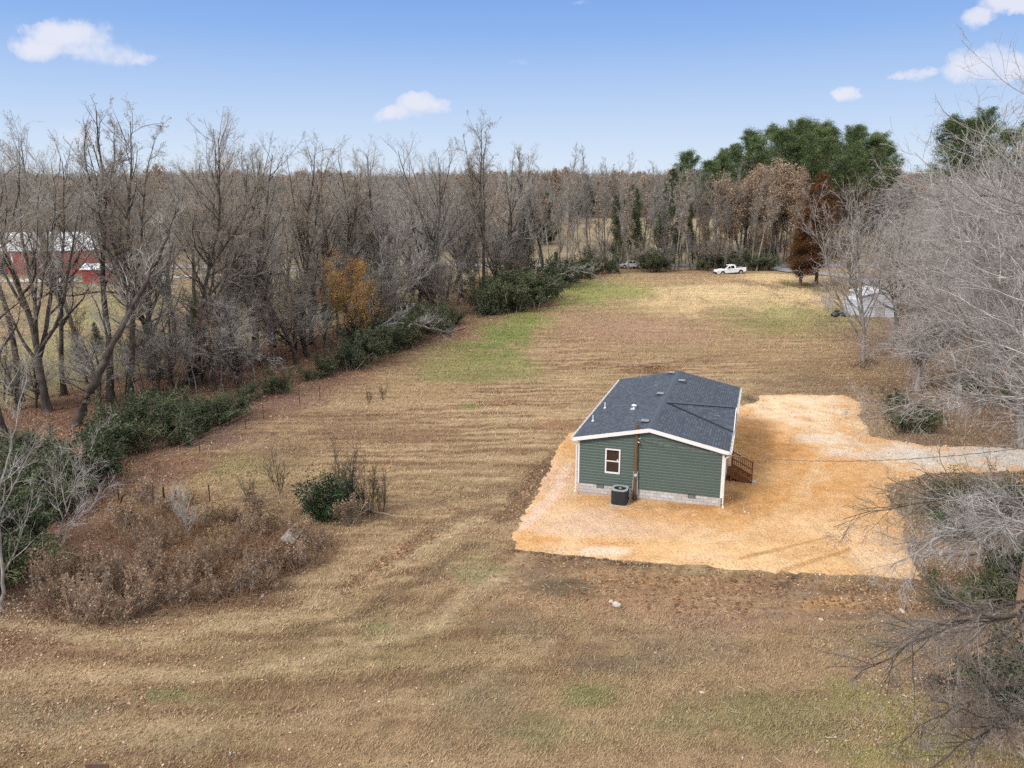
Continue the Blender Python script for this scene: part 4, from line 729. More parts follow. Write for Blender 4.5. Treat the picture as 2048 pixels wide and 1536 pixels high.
# ------------------------------------------------------------------ vegetation generators (all vectorised)
def unit(v): return v / (np.linalg.norm(v, axis=-1, keepdims=True) + 1e-9)
def grow(rs, P0, D0, L, r0, r1, n, wob, up, sag=0.0):
    """polylines: P0,D0 (B,3), L,r0,r1 (B,) -> points (B,n+1,3), radii (B,n+1)"""
    B = len(P0); P = np.zeros((B, n + 1, 3)); P[:, 0] = P0; D = D0.copy(); st = (L / n)[:, None]
    for i in range(n):
        D = unit(D + rs.normal(0, wob, (B, 3)) + np.array([0, 0, up]) - np.array([0, 0, sag * (i / n)])); P[:, i + 1] = P[:, i] + D * st
    t = np.linspace(0, 1, n + 1)[None]; return P, r0[:, None] * (1 - t) + r1[:, None] * t
def side(rs, D, ang):
    B = len(D); a = unit(np.cross(D, rs.normal(0, 1, (B, 3)))); return unit(D * np.cos(ang)[:, None] + a * np.sin(ang)[:, None])
def sprout(rs, P, Rd, m, t0, t1, amin, amax, even=False):
    B, n1, _ = P.shape; n = n1 - 1; t = rs.uniform(t0, t1, (B, m)) if not even else (np.linspace(t0, t1, m)[None] + rs.uniform(-.5, .5, (B, m)) * (t1 - t0) / m)
    t = np.clip(t, 0, .999); i = (t * n).astype(int); f = (t * n - i)[..., None]; b = np.arange(B)[:, None]
    A, C = P[b, i], P[b, i + 1]; p = A + (C - A) * f; d = unit(C - A); r = Rd[b, i] * (1 - f[..., 0]) + Rd[b, i + 1] * f[..., 0]
    p, d, r, t = p.reshape(-1, 3), d.reshape(-1, 3), r.reshape(-1), t.reshape(-1)
    return p, side(rs, d, rs.uniform(amin, amax, len(d))), r, t
def thin(rs, L, k, lo=.2):
    return rs.rand(len(L)) < np.clip(L / (L.mean() * k), lo, 1)
def tubes(lst):
    V, Q, o = [], [], 0
    for P, Rd, k in lst:
        B, n1, _ = P.shape
        if B == 0: continue
        D = np.gradient(P, axis=1); D = unit(D); ref = np.where(np.abs(D[..., 2:3]) < .9, np.array([0, 0, 1.0]), np.array([1.0, 0, 0])); a = unit(np.cross(D, ref)); b = np.cross(D, a)
        an = 2 * np.pi * np.arange(k) / k; v = P[:, :, None] + (a[:, :, None] * np.cos(an)[:, None] + b[:, :, None] * np.sin(an)[:, None]) * Rd[:, :, None, None]
        V.append(v.reshape(-1, 3)); i = (np.arange(B)[:, None, None] * n1 + np.arange(n1 - 1)[None, :, None]) * k; j = np.arange(k)[None, None]; j2 = (j + 1) % k
        q = np.stack((i + j, i + j2, i + k + j2, i + k + j), -1).reshape(-1, 4) + o; Q.append(q); o += B * n1 * k
    return np.concatenate(V), np.concatenate(Q)
def leaves(rs, C, size, cols, spread=.0, flat=0.0, asp=.6):
    """one small leaf-sized quad per centre"""
    n = len(C); C = C + rs.normal(0, 1, (n, 3)) * spread; nn = unit(rs.normal(0, 1, (n, 3)) + np.array([0, 0, flat])); a = unit(np.cross(nn, rs.normal(0, 1, (n, 3)))); b = np.cross(nn, a)
    s = size * rs.uniform(.6, 1.4, (n, 1)); V = np.stack((C - a * s, C - b * s * asp + nn * s * .2, C + a * s, C + b * s * asp + nn * s * .2), 1).reshape(-1, 3)
    cols = np.array(cols); ci = cols[rs.randint(0, len(cols), n)] * rs.uniform(.7, 1.3, (n, 1)); return V, np.arange(4 * n).reshape(-1, 4), np.repeat(ci, 4, 0)
def bare(seed, H=22, r=.28, fork=.35, nl=14, nb=8, nt=7, n4=0, spread=1.0, path=None, tw=.012, limb_ang=(.35, .85), up=.05, droop=0, stems=1, limb_len=.42, leaf=None, t0=.32, detail=1.0, twl=1.0):
    rs = np.random.RandomState(seed); T = []
    if path is not None:
        P = np.array([path], float); n0 = P.shape[1] - 1; f = np.linspace(0, 1, 25); idx = f * n0; i = np.minimum(idx.astype(int), n0 - 1); P = P[:, i] + (P[:, i + 1] - P[:, i]) * (idx - i)[None, :, None]
        P[:, 1:] += rs.normal(0, .05, P[:, 1:].shape); Rd = (r * (1 - f * .85))[None]; L = np.array([np.linalg.norm(np.diff(P[0], axis=0), axis=1).sum()])
    else:
        P0 = np.zeros((stems, 3)); P0[:, :2] = rs.normal(0, .12 * (stems > 1), (stems, 2)); D0 = unit(np.array([0, 0, 1.0]) + rs.normal(0, 1, (stems, 3)) * (np.array([.2, .2, 0]) if stems > 1 else np.array([.07, .07, 0])))
        L = H * .92 * rs.uniform(.8 if stems > 1 else 1, 1, stems); P, Rd = grow(rs, P0, D0, L, np.full(stems, r), np.full(stems, r * .10), 22, .045, .03); Rd[:, 0] *= 1.45; Rd[:, 1] *= 1.08
    T.append((P, Rd, 9))
    if fork and path is None:           # co-dominant leaders
        p, d, rr, t = sprout(rs, P, Rd, 2, fork, fork + .15, .25, .5); Lf = L.repeat(2) * (1 - t) * .95; Pf, Rf = grow(rs, p, d, Lf, rr * .78, rr * .1, 16, .06, .07); T.append((Pf, Rf, 8)); mains = [(P, Rd, L, t0), (Pf, Rf, Lf, .12)]
    else: mains = [(P, Rd, L, t0)]
    l1, l2, l3 = [], [], []
    for P, Rd, L, ts in mains:
        k = max(3, int(nl * (1 if len(P) == 1 else .6))); p, d, rr, t = sprout(rs, P, Rd, k, ts, .97, *limb_ang, even=True)
        Lr = L.repeat(k) * limb_len * (1.08 - t * .75) * rs.uniform(.65, 1.15, len(t)) * spread; Pl, Rl = grow(rs, p, d, Lr, np.minimum(rr * .62, .016 * Lr + .02), np.full(len(rr), tw * .9), 11, .10, up, droop); l1.append((Pl, Rl, 6)); l2.append((Pl, Rl, Lr))
    cr = []; tips = []
    for P, Rd, L in l2:
        p, d, rr, t = sprout(rs, P, Rd, nb, .15, .98, .4, .95, even=True); Lb = L.repeat(nb) * .46 * (1.1 - t * .6) * rs.uniform(.6, 1.2, len(t)); kk = thin(rs, L.repeat(nb), 1.25); p, d, rr, t, Lb = p[kk], d[kk], rr[kk], t[kk], Lb[kk]; P2, R2 = grow(rs, p, d, Lb, np.minimum(rr * .6, .035), np.full(len(rr), tw * .75), 7, .14, up * .9, droop); cr.append((P2, R2, 4))
        p, d, rr, t = sprout(rs, P2, R2, nt, .1, 1., .35, .95, even=True); Lt = (Lb.repeat(nt) * .45 * (1.15 - t * .5) * rs.uniform(.5, 1.3, len(t)) + .12) * twl; kk = thin(rs, Lb.repeat(nt), 1.3); p, d, rr, t, Lt = p[kk], d[kk], rr[kk], t[kk], Lt[kk]; P3, R3 = grow(rs, p, d, Lt, np.minimum(rr * .7, tw), np.full(len(rr), tw * .45), 4, .17, up, droop); cr.append((P3, R3, 3)); tips.append(P3.reshape(-1, 3))
        if n4:
            p, d, rr, t = sprout(rs, P3, R3, n4, .1, 1., .4, 1.0); Lt4 = (Lt.repeat(n4) * .5 * rs.uniform(.5, 1.3, len(t)) + .08); P4, R4 = grow(rs, p, d, Lt4, np.full(len(t), tw * .55), np.full(len(t), tw * .35), 2, .2, up, droop); cr.append((P4, R4, 3))
    out = dict(trunk=tubes(T + l1), crown=tubes(cr), tips=np.concatenate(tips)); return out
def tree_meshes(name, g, tm, cm, leaf=None, seed=0):
    t = npmesh(name + '_trunk', g['trunk'][0], g['trunk'][1], mats=[tm], smooth=True); c = npmesh(name + '_crown', g['crown'][0], g['crown'][1], mats=[cm]); lf = None
    if leaf:
        n, size, cols, sp = leaf; rs = np.random.RandomState(seed + 77); tp = g['tips']; n = min(n, len(tp) * 3); C = tp[rs.randint(0, len(tp), n)]; V, Q, cc = leaves(rs, C, size, cols, sp); lf = npmesh(name + '_leaves', V, Q, mats=[LEAFM], col=cc)
    return t, c, lf
def ZT(ms): v = np.empty(len(ms[1].vertices) * 3, np.float32); ms[1].vertices.foreach_get('co', v); return float(np.percentile(v[2::3], 99.7))
def plant(name, ms, loc, rz=0, sc=1, label=None, cat='tree', group=None, names=('trunk', 'crown', 'leaves')):
    root = empty(name, (loc[0], loc[1], loc[2] - .1), rz); root.rotation_euler = (RSD.gauss(0, .045) if label and 'bare' in label and abs(rz) > .001 else 0, RSD.gauss(0, .045) if label and 'bare' in label and abs(rz) > .001 else 0, rz); root.scale = (sc, sc, sc) if not hasattr(sc, '__len__') else sc; setup(root, label, cat, group)
    for nm, me in zip(names, ms):
        if me is not None: mk(nm, me, root)
    return root
BROWNL = [(.25, .155, .095), (.20, .12, .075), (.30, .20, .125)]; GOLDL = [(.44, .25, .055), (.36, .17, .035), (.48, .29, .07), (.24, .11, .03)]; TANL = [(.38, .275, .19), (.30, .205, .135), (.44, .335, .24)]
DKGREEN = [(.075, .115, .055), (.11, .155, .075), (.048, .075, .038), (.16, .195, .105), (.13, .11, .07)]; PINEG = [(.11, .155, .065), (.15, .20, .085), (.065, .10, .048), (.20, .24, .10)]; RUST = [(.16, .065, .028), (.20, .085, .034), (.11, .05, .024), (.13, .09, .035)]

def conifer(seed, H, Rb, cols, lf=.13, n=9000, trunk_r=.2, shape=1.0, bare_to=.06, ragged=.25, per=7, mat=None):
    """cedar or cypress: whorled branches hidden in sprays of foliage"""
    rs = np.random.RandomState(seed); P, Rd = grow(rs, np.zeros((1, 3)), np.array([[0, 0, 1.0]]), np.array([H * .97]), np.array([trunk_r]), np.array([.02]), 16, .02, .05)
    k = int(H * per); p, d, rr, t = sprout(rs, P, Rd, k, bare_to, .99, 1.1, 1.5, even=True); prof = np.clip((1 - t) ** shape * 1.15, .05, 1) * np.clip((t - bare_to) / .12 + .45, 0, 1)
    L = Rb * prof * rs.uniform(1 - ragged, 1 + ragged, len(t)); Pl, Rl = grow(rs, p, d, L, .015 + .012 * L, np.full(len(t), .006), 5, .1, .10)
    w = L ** .6; w = w / w.sum(); cnt = rs.choice(len(t), n, p=w); u = rs.uniform(.25, 1.05, n) ** .7; i = np.clip((u * 5).astype(int), 0, 4); f = (u * 5 - i)[:, None]; C = Pl[cnt, i] + (Pl[cnt, i + 1] - Pl[cnt, i]) * f
    C += rs.normal(0, 1, (n, 3)) * (.16 + .10 * L[cnt])[:, None] * np.array([1, 1, .7]); V, Q, cc = leaves(rs, C, lf, cols, 0, .3, .35); clump = .75 + .5 * vnoise(C[:, 0] * 3 + 40, C[:, 1] * 3 + C[:, 2] * 2.3, 1.7) ; cc = cc * np.repeat(clump[:, None], 4, 0) * 1.05
    tv, tq = tubes([(P, Rd, 8), (Pl, Rl, 4)]); return npmesh('conifer_trunk', tv, tq, mats=[mat or PINE_BARK], smooth=True), npmesh('conifer_crown', V, Q, mats=[LEAFM], col=cc)
def pine(seed, H, n=40, crown_from=.52, cr=5.0, per=85, lf=.145):
    rs = np.random.RandomState(seed); P, Rd = grow(rs, np.zeros((1, 3)), np.array([[0, 0, 1.0]]), np.array([H * .95]), np.array([.27]), np.array([.05]), 18, .02, .03)
    p, d, rr, t = sprout(rs, P, Rd, n, crown_from, .99, .7, 1.35, even=True); L = cr * (1.05 - .75 * ((t - crown_from) / (1 - crown_from)) ** 1.5) * rs.uniform(.55, 1.15, n); Pl, Rl = grow(rs, p, d, L, .03 + .015 * L, np.full(n, .02), 7, .12, .10)
    p2, d2, r2, t2 = sprout(rs, Pl, Rl, 5, .35, 1.0, .3, .9, even=True); L2 = L.repeat(5) * .42; P2, R2 = grow(rs, p2, d2, L2, np.full(len(t2), .03), np.full(len(t2), .012), 3, .1, .16)
    cen = np.concatenate((P2[:, -1], Pl[:, -1], P[:, -1])); sz = rs.uniform(.4, .95, len(cen)); C = (cen[:, None] + rs.normal(0, 1, (len(cen), per, 3)) * sz[:, None, None] * np.array([.7, .7, .38])).reshape(-1, 3)
    V, Q, cc = leaves(rs, C, lf, PINEG, 0, .6, .30); kk = np.repeat(rs.uniform(.7, 1.3, len(cen)), per * 4)[:, None]; tv, tq = tubes([(P, Rd, 8), (Pl, Rl, 5), (P2, R2, 4)])
    return npmesh('pine_trunk', tv, tq, mats=[PINE_BARK], smooth=True), npmesh('pine_crown', V, Q, mats=[LEAFM], col=cc * kk)
def bush(seed, w=2.0, h=1.8, n=4200, cols=DKGREEN, lf=.07, stems=16, tm=None, spiky=0.0):
    rs = np.random.RandomState(seed); ns = stems; P0 = np.zeros((ns, 3)); P0[:, :2] = rs.normal(0, w * .22, (ns, 2)); D = unit(np.stack((P0[:, 0] * .8 / w + rs.normal(0, .25, ns), P0[:, 1] * .8 / w + rs.normal(0, .25, ns), np.full(ns, .9)), -1))
    L = h * rs.uniform(.6, 1.15 + spiky, ns); P, Rd = grow(rs, P0, D, L, np.full(ns, .03), np.full(ns, .008), 6, .13, .02, .16); p, d, rr, t = sprout(rs, P, Rd, 9, .2, 1, .5, 1.2); L2 = L.repeat(9) * .38 * rs.uniform(.5, 1.3, len(t)); P2, R2 = grow(rs, p, d, L2, np.full(len(t), .012), np.full(len(t), .005), 4, .2, .02, .25)
    u = rs.randint(0, len(P2), n); i = rs.randint(1, 4, n); f = rs.rand(n, 1); C = P2[u, i] + (P2[u, i + 1] - P2[u, i]) * f + rs.normal(0, .11, (n, 3)); C[:, 2] = np.abs(C[:, 2])
    V, Q, cc = leaves(rs, C, lf, cols, 0, .5, .55); k = np.repeat(.8 + .7 * vnoise(C[:, 0] + 9, C[:, 1] + C[:, 2] * 1.3, .6)[:, None], 4, 0); tv, tq = tubes([(P, Rd, 4), (P2, R2, 3)])
    return npmesh('bush_stems', tv, tq, mats=[tm or TWIG_BROWN]), npmesh('bush_leaves', V, Q, mats=[LEAFM], col=cc * k)
def twiggy(seed, w=1.2, h=2.4, stems=9, n=0, cols=None, lf=.05, cm=None, nb=10, tw=.008, fan=.35):
    rs = np.random.RandomState(seed); P0 = np.zeros((stems, 3)); P0[:, :2] = rs.normal(0, w * .12, (stems, 2)); D = unit(np.stack((rs.normal(0, fan, stems), rs.normal(0, fan, stems), np.ones(stems)), -1)); L = h * rs.uniform(.6, 1.1, stems)
    P, Rd = grow(rs, P0, D, L, np.full(stems, tw * 2.2), np.full(stems, tw * .7), 8, .07, .04); p, d, rr, t = sprout(rs, P, Rd, nb, .2, 1, .3, .7, even=True); L2 = L.repeat(nb) * .36 * (1.2 - t) + .1; P2, R2 = grow(rs, p, d, L2, np.full(len(t), tw), np.full(len(t), tw * .5), 5, .12, .05)
    p, d, rr, t = sprout(rs, P2, R2, 5, .2, 1, .3, .8); P3, R3 = grow(rs, p, d, L2.repeat(5) * .4, np.full(len(t), tw * .6), np.full(len(t), tw * .4), 3, .15, .04); tv, tq = tubes([(P, Rd, 5)]); cv, cq = tubes([(P2, R2, 3), (P3, R3, 3)])
    st, br, lv = npmesh('shrub_stems', tv, tq, mats=[cm or TWIG_BROWN]), npmesh('shrub_twigs', cv, cq, mats=[cm or TWIG_BROWN]), None
    if n: A = np.concatenate((P3.reshape(-1, 3), P2.reshape(-1, 3))); C = A[rs.randint(0, len(A), n)]; V, Q, cc = leaves(rs, C, lf, cols, .04); lv = npmesh('shrub_leaves', V, Q, mats=[LEAFM], col=cc)
    return st, br, lv

# ---- prototypes
EDGE = [tree_meshes('edge', bare(10 + i, H=24, r=.27 + .03 * (i % 3), nl=(20, 12, 16, 24, 14, 18, 22)[i], nb=10, nt=8, n4=3, tw=.012, fork=(.22, .45, .15, .3, .6, .2, .35)[i], spread=(1.0, 1.25, 1.3, .9, .8, 1.15, 1.05)[i], limb_len=(.42, .36, .46, .36, .34, .45, .4)[i], limb_ang=((.45, 1.05), (.3, .7), (.5, 1.2), (.4, .9), (.3, .65), (.6, 1.2), (.4, 1.0))[i], t0=(.24, .4, .18, .3, .42, .2, .3)[i], up=(.06, .03, .07, .04, .03, .08, .05)[i]), BARK_DARK, TWIG_GREY if i % 3 else TWIG_BROWN, leaf=(1500, .06, BROWNL, .06) if i in (0, 3, 5) else (500, .05, TANL, .05), seed=i) for i in range(7)]
WIDE = [tree_meshes('wide', bare(30 + i, H=19, r=.36, nl=18, nb=10, nt=9, n4=3, tw=.0125, fork=.2, spread=1.35, limb_len=.46, limb_ang=(.55, 1.15), t0=.22), BARK_DARK, TWIG_BROWN if i % 2 else TWIG_GREY) for i in range(4)]
SLIM = [tree_meshes('slim', bare(50 + i, H=19, r=.14, nl=18, nb=8, nt=7, n4=1, tw=.0165, fork=.45 if i % 2 else 0, spread=.62, limb_len=.32, t0=.40, limb_ang=(.35, .8)), BARK_FAR, TWIG_FAR, leaf=(900, .12, TANL, .1) if i == 4 else None, seed=i) for i in range(6)]
OAKB = [tree_meshes('oak', bare(70 + i, H=17, r=.24, nl=15, nb=7, nt=6, tw=.02, fork=.35, spread=1.0, limb_len=.38, limb_ang=(.4, 1.0)), BARK_FAR, TWIG_BROWN, leaf=(15000, .12, TANL, .3), seed=i) for i in range(3)]
FARP = [bare(90 + i, H=17, r=.15, nl=16, nb=7, nt=7, tw=.026, fork=.3 if i % 2 else .2, spread=1.05, limb_len=.38, t0=.18) for i in range(5)]
CEDAR = [conifer(110 + i, 9, 2.3, DKGREEN, n=9000, lf=.11, shape=.75) for i in range(3)]
PINES = [pine(120 + i, 27 + i) for i in range(4)]
BUSH = [bush(130 + i, 2.4, 2.2, n=5200, spiky=.2) for i in range(5)]
PRIVET = [bush(140 + i, 2.2, 2.0, n=3800, cols=[(.09, .13, .05), (.13, .17, .07), (.055, .085, .035), (.19, .20, .085), (.17, .13, .08)], lf=.06) for i in range(3)]
DRYW = [twiggy(150 + i, 1.6, 1.5, 14, n=900, cols=[(.34, .215, .135), (.26, .15, .085), (.44, .32, .215)], lf=.045, fan=.45) for i in range(4)]
YELW = [twiggy(160 + i, 1.6, 1.6, 12, n=800, cols=[(.42, .32, .16), (.34, .24, .12), (.30, .20, .10)], lf=.055, fan=.45) for i in range(2)]
SAPL = [twiggy(170 + i, 1.0, 3.2, 7, cm=BARK_DARK, nb=12, tw=.010, fan=.16) for i in range(3)]
RSD = random.Random(3); ZE = [ZT(m) for m in EDGE]; ZW = [ZT(m) for m in WIDE]; ZS = [ZT(m) for m in SLIM]
rnd = RSD.uniform

# ---- hedge-line trees on the left: (photo x of the base, distance, photo y of the top, kind)
def place_edge():
    L = [(10, 55, 300, 0), (40, 64, 235, 1), (96, 61, 215, 2), (222, 64, 200, 4), (262, 63.5, 196, 3), (318, 74, 250, 5), (385, 69, 215, 6), (408, 82, 290, 1), (462, 77, 225, 0), (508, 80, 260, 2), (548, 86, 290, 4), (600, 90, 262, 3),
         (-60, 60, 250, 4), (-140, 66, 230, 5), (650, 94, 300, 5), (700, 97, 280, 6), (748, 101, 305, 0), (800, 103, 272, 1), (865, 108, 262, 2), (925, 114, 300, 6), (968, 113, 222, 3), (1010, 121, 300, 5), (1052, 124, 285, 4), (1090, 128, 290, 1), (350, 90, 330, 2), (160, 80, 230, 6), (128, 66, 270, 6)]
    for i, (px, y, py, k) in enumerate(L):
        x, yy, z = AT(px, y); sc = HT(yy, py, z) / ZE[k]; plant('bare_tree', EDGE[k], (x, yy, z), rnd(0, 6.28), (sc * .98, sc * .98, sc), TREE_LBL.get(px, 'bare grey-barked hardwood standing in the left hedge line'), group=None if px in TREE_LBL else 'bare hardwoods of the left hedge line')
    for i, (px, y, py, k) in enumerate([(300, 71, 420, 0), (440, 84, 360, 1), (545, 84, 385, 2), (620, 97, 400, 3), (690, 104, 400, 0), (760, 99, 420, 1), (840, 110, 400, 2), (910, 118, 380, 3), (1000, 128, 420, 1), (300, 96, 430, 2)]):
        x, yy, z = AT(px, y); sc = HT(yy, py, z) / 19.5; plant('bare_tree', WIDE[k], (x, yy, z), rnd(0, 6.28), sc, 'lower wide-crowned bare tree between the tall hedge-line trunks', group='lower wide-crowned trees of the left hedge line')
TREE_LBL = {10: 'leftmost full-height bare tree of the hedge line, cut by the photo edge', 96: 'tall dark-trunked bare tree with brown leaf remnants left of the red shed', 262: 'tall bare tree with flared trunk base standing before the red shed', 968: 'tallest dark forked bare tree on the skyline left of the gap',
            508: 'thick dark-trunked bare tree left of the golden leaves', 1052: 'bare tree at the far end of the hedge beside the dark cedar', 385: 'tall straight bare tree rising from behind the fallen arching limb', 865: 'tall narrow bare tree above the pale broken tree'}
place_edge()
def understory():
    for i in range(84):
        px = -40 + i * 13.6 + rnd(-8, 8); y = float(np.interp(px, [0, 150, 480, 720, 900, 1000, 1100], [55, 60, 66, 84, 102, 112, 124])) + rnd(1, 12)
        if px < 240 and i % 2: continue
        m = (SLIM + WIDE)[i % 10]; sc = rnd(.28, .55) if px > 330 else rnd(.2, .34); plant('bare_sapling', m, AT(px, y), rnd(0, 6.28), (sc * 1.5, sc * 1.5, sc), 'thin bare understory sapling along the left hedge line', group='thin saplings of the hedge understory')
understory()
def special_trees():
    # leaning trunk in the hedge at left
    a = AT(150, 57); g = bare(201, path=[(0, 0, 0), (1.6, .4, 3.2), (3.0, .8, 6.0), (4.6, 1.6, 9.0), (6.6, 2.4, 12.5), (8, 3, 16)], r=.38, nl=13, nb=8, nt=7, n4=1, fork=0, tw=.013, limb_len=.34, t0=.35, limb_ang=(.4, 1.0)); plant('bare_tree', tree_meshes('lean', g, BARK_DARK, TWIG_GREY), a, 0, 1, 'thick dark trunk leaning right over the green undergrowth at left')
    a = AT(372, 70); g = bare(202, path=[(0, 0, 0), (1.0, -.6, 2.0), (2.4, -1.2, 3.3), (4.2, -2.0, 3.5), (6.0, -2.6, 3.3), (8, -3.2, 3.0), (9.5, -3.6, 3.2)], r=.26, nl=12, nb=8, nt=7, n4=1, fork=0, tw=.013, limb_len=.32, t0=.30, limb_ang=(.5, 1.2), droop=.12); plant('bare_tree', tree_meshes('arch', g, BARK_DARK, TWIG_PALE), a, 0, 1, 'arching limb bent low to the right with pale drooping twigs')
    a = AT(640, 84); g = bare(203, path=[(0, 0, .8), (2.0, -.3, 1.6), (4.5, -1.0, 2.2), (7, -1.4, 2.6), (10, -2.0, 2.2), (12, -2.4, 1.6)], r=.2, nl=16, nb=8, nt=7, n4=1, fork=0, tw=.013, limb_len=.38, t0=.3, limb_ang=(.5, 1.2), droop=.1, up=.03); plant('bare_tree', tree_meshes('low', g, BARK_PALE, TWIG_PALE), (a[0] + 2, a[1] + 2, a[2]), 0, 1, 'low pale limb sweeping right over the dark green bushes')
    a = AT(795, 96); g = bare(204, H=15, r=.32, nl=15, nb=9, nt=7, n4=1, fork=.12, tw=.014, spread=1.25, limb_len=.5, t0=.12, limb_ang=(.5, 1.1)); plant('bare_tree', tree_meshes('sy', g, BARK_PALE, TWIG_PALE), a, 1.0, 1.05, 'spreading pale-barked bare tree behind the dark green bushes')
    a = AT(880, 101); g = bare(205, H=10, r=.16, nl=12, nb=7, nt=6, n4=0, fork=.15, tw=.013, spread=1.1, limb_len=.5, t0=.15, stems=2); plant('bare_tree', tree_meshes('sy2', g, BARK_PALE, TWIG_BROWN), a, .4, 1, 'small pale two-stemmed bare tree leaning over the bushes')
    a = AT(1090, 120); g = bare(206, path=[(0, 0, 1.0), (2, -1, 2.2), (4, -2, 3.0), (6.5, -2.5, 2.6), (8.5, -3, 1.6)], r=.14, nl=12, nb=7, nt=6, fork=0, tw=.015, limb_len=.4, t0=.2, droop=.14); plant('bare_tree', tree_meshes('lowfar', g, BARK_PALE, TWIG_PALE), a, 0, 1, 'pale drooping limb over the far end of the dark green bushes')
    # golden oak
    a = AT(700, 83); g = bare(207, H=11, r=.16, nl=16, nb=9, nt=7, fork=.2, tw=.012, spread=1.3, limb_len=.46, t0=.15, limb_ang=(.5, 1.1)); plant('oak_tree', tree_meshes('gold', g, BARK_DARK, TWIG_BROWN, leaf=(9500, .07, GOLDL, .24), seed=1), a, 0, .92, 'oak with golden orange leaves in the left hedge line')
    for i, (px, y, s) in enumerate([(430, 67, .62), (650, 84, .62), (590, 84, .62), (610, 80, .5), (520, 76, .5), (470, 70, .45), (545, 78, .5), (250, 66, .45), (150, 75, .5)]):
        g = bare(210 + i, H=11, r=.14, nl=13, nb=8, nt=6, fork=.3, tw=.012, spread=1.0, limb_len=.42, t0=.12, limb_ang=(.6, 1.2)); plant('beech_tree', tree_meshes('be', g, BARK_DARK, TWIG_BROWN, leaf=(1700, .06, [(.19, .10, .055), (.24, .13, .075), (.15, .08, .05)], .1), seed=i), AT(px, y), rnd(0, 6), s * 1.3, 'young understory tree with clinging brown leaves below the bare crowns', group='young brown-leaved trees in the left understory')
    # near-left pale tree
    g = bare(220, path=[(0, 0, 0), (.1, .3, 2.6), (.3, .6, 5.2), (.9, 1.2, 7.6), (1.3, 2.0, 10.5)], r=.075, nl=15, nb=8, nt=6, n4=1, fork=0, tw=.0065, limb_len=.46, t0=.18, limb_ang=(.5, 1.0), up=.05); a = G(0, 1330); plant('bare_tree', tree_meshes('nearleft', g, BARK_PALE, TWIG_PALE), (a[0] - 2.4, a[1] + 4, a[2]), 0, 1, 'pale white-barked bare tree at the lower left photo edge')
    g = bare(221, path=[(0, 0, 0), (.6, 0, 2.0), (1.6, 0, 4.2), (2.6, .3, 6.5)], r=.05, nl=12, nb=8, nt=7, n4=2, fork=0, tw=.007, limb_len=.5, t0=.15, limb_ang=(.5, 1.0), up=.05); plant('bare_tree', tree_meshes('nearleft2', g, BARK_PALE, TWIG_PALE), (a[0] - 2.6, a[1] + 8, a[2]), .2, 1, 'slender pale sapling leaning right at the lower left photo edge')
    # cedars in the hedge
    for i, (px, y, py, s) in enumerate([(405, 70, 590, .7), (1048, 123, 432, 1), (735, 108, 370, 1.1), (770, 112, 440, 1), (640, 112, 450, 1), (1110, 133, 500, 1.3), (860, 122, 450, 1), (200, 82, 640, 1), (500, 98, 480, 1), (940, 128, 470, 1), (700, 120, 350, .7)]):
        x, yy, z = AT(px, y); sc = HT(yy, py, z) / 9; plant('cedar_tree', CEDAR[i % 3], (x, yy, z), rnd(0, 6), (sc * .85 * s, sc * .85 * s, sc), {0: 'small dark cedar between the hedge-line trunks above the left undergrowth', 1: 'dark green cedar at the far end of the left hedge, beside two trunks'}.get(i, 'dark cedar half hidden among the bare hedge-line trees'), group=None if i < 2 else 'cedars half hidden in the left hedge line', names=('trunk', 'crown'))
    # far-side road cedars and the rust-coloured cypress
    for i, (px, y, py, w) in enumerate([(1243, 146, 385, .8), (1268, 147, 370, .8), (1350, 148, 420, .7), (1385, 156, 400, .8), (1330, 160, 330, 1.1)]):
        x, yy, z = AT(px, y); sc = HT(yy, py, z) / 9; plant('cedar_tree', CEDAR[i % 3], (x, yy, z), rnd(0, 6), (sc * .62 * w, sc * .62 * w, sc), 'tall dark cedar among the bare trees along the road', group='cedars along the road', names=('trunk', 'crown'))
    for i, (px, y, py, w, lb) in enumerate([(1600, 120, 385, .9, 'rust-coloured conical cypress nearest the driveway, left of its twin'), (1632, 122, 338, 1.7, 'taller rust-coloured conical cypress behind the drive')]):
        x, yy, z = AT(px, y); H = HT(yy, py, z); plant('cypress_tree', conifer(230 + i, H, 2.75 * w, RUST, n=34000, lf=.10, shape=.60, bare_to=.10, ragged=.10, per=8, trunk_r=.3), (x, yy, z), 0, 1, lb, names=('trunk', 'crown'))
    # multi-stemmed pale tree right of the field
    x, yy, z = G(1727, 722); H = HT(yy, 335, z); g = bare(240, H=H, r=.17, nl=20, nb=9, nt=7, n4=1, fork=.10, tw=.013, spread=.95, limb_len=.55, t0=.14, limb_ang=(.3, .6), up=.045); plant('bare_tree', tree_meshes('multi', g, BARK_PALE, TWIG_PALE), (x, yy, z), 1.2, 1, 'multi-stemmed pale bare tree at the right edge of the field, before the white shed')
special_trees()
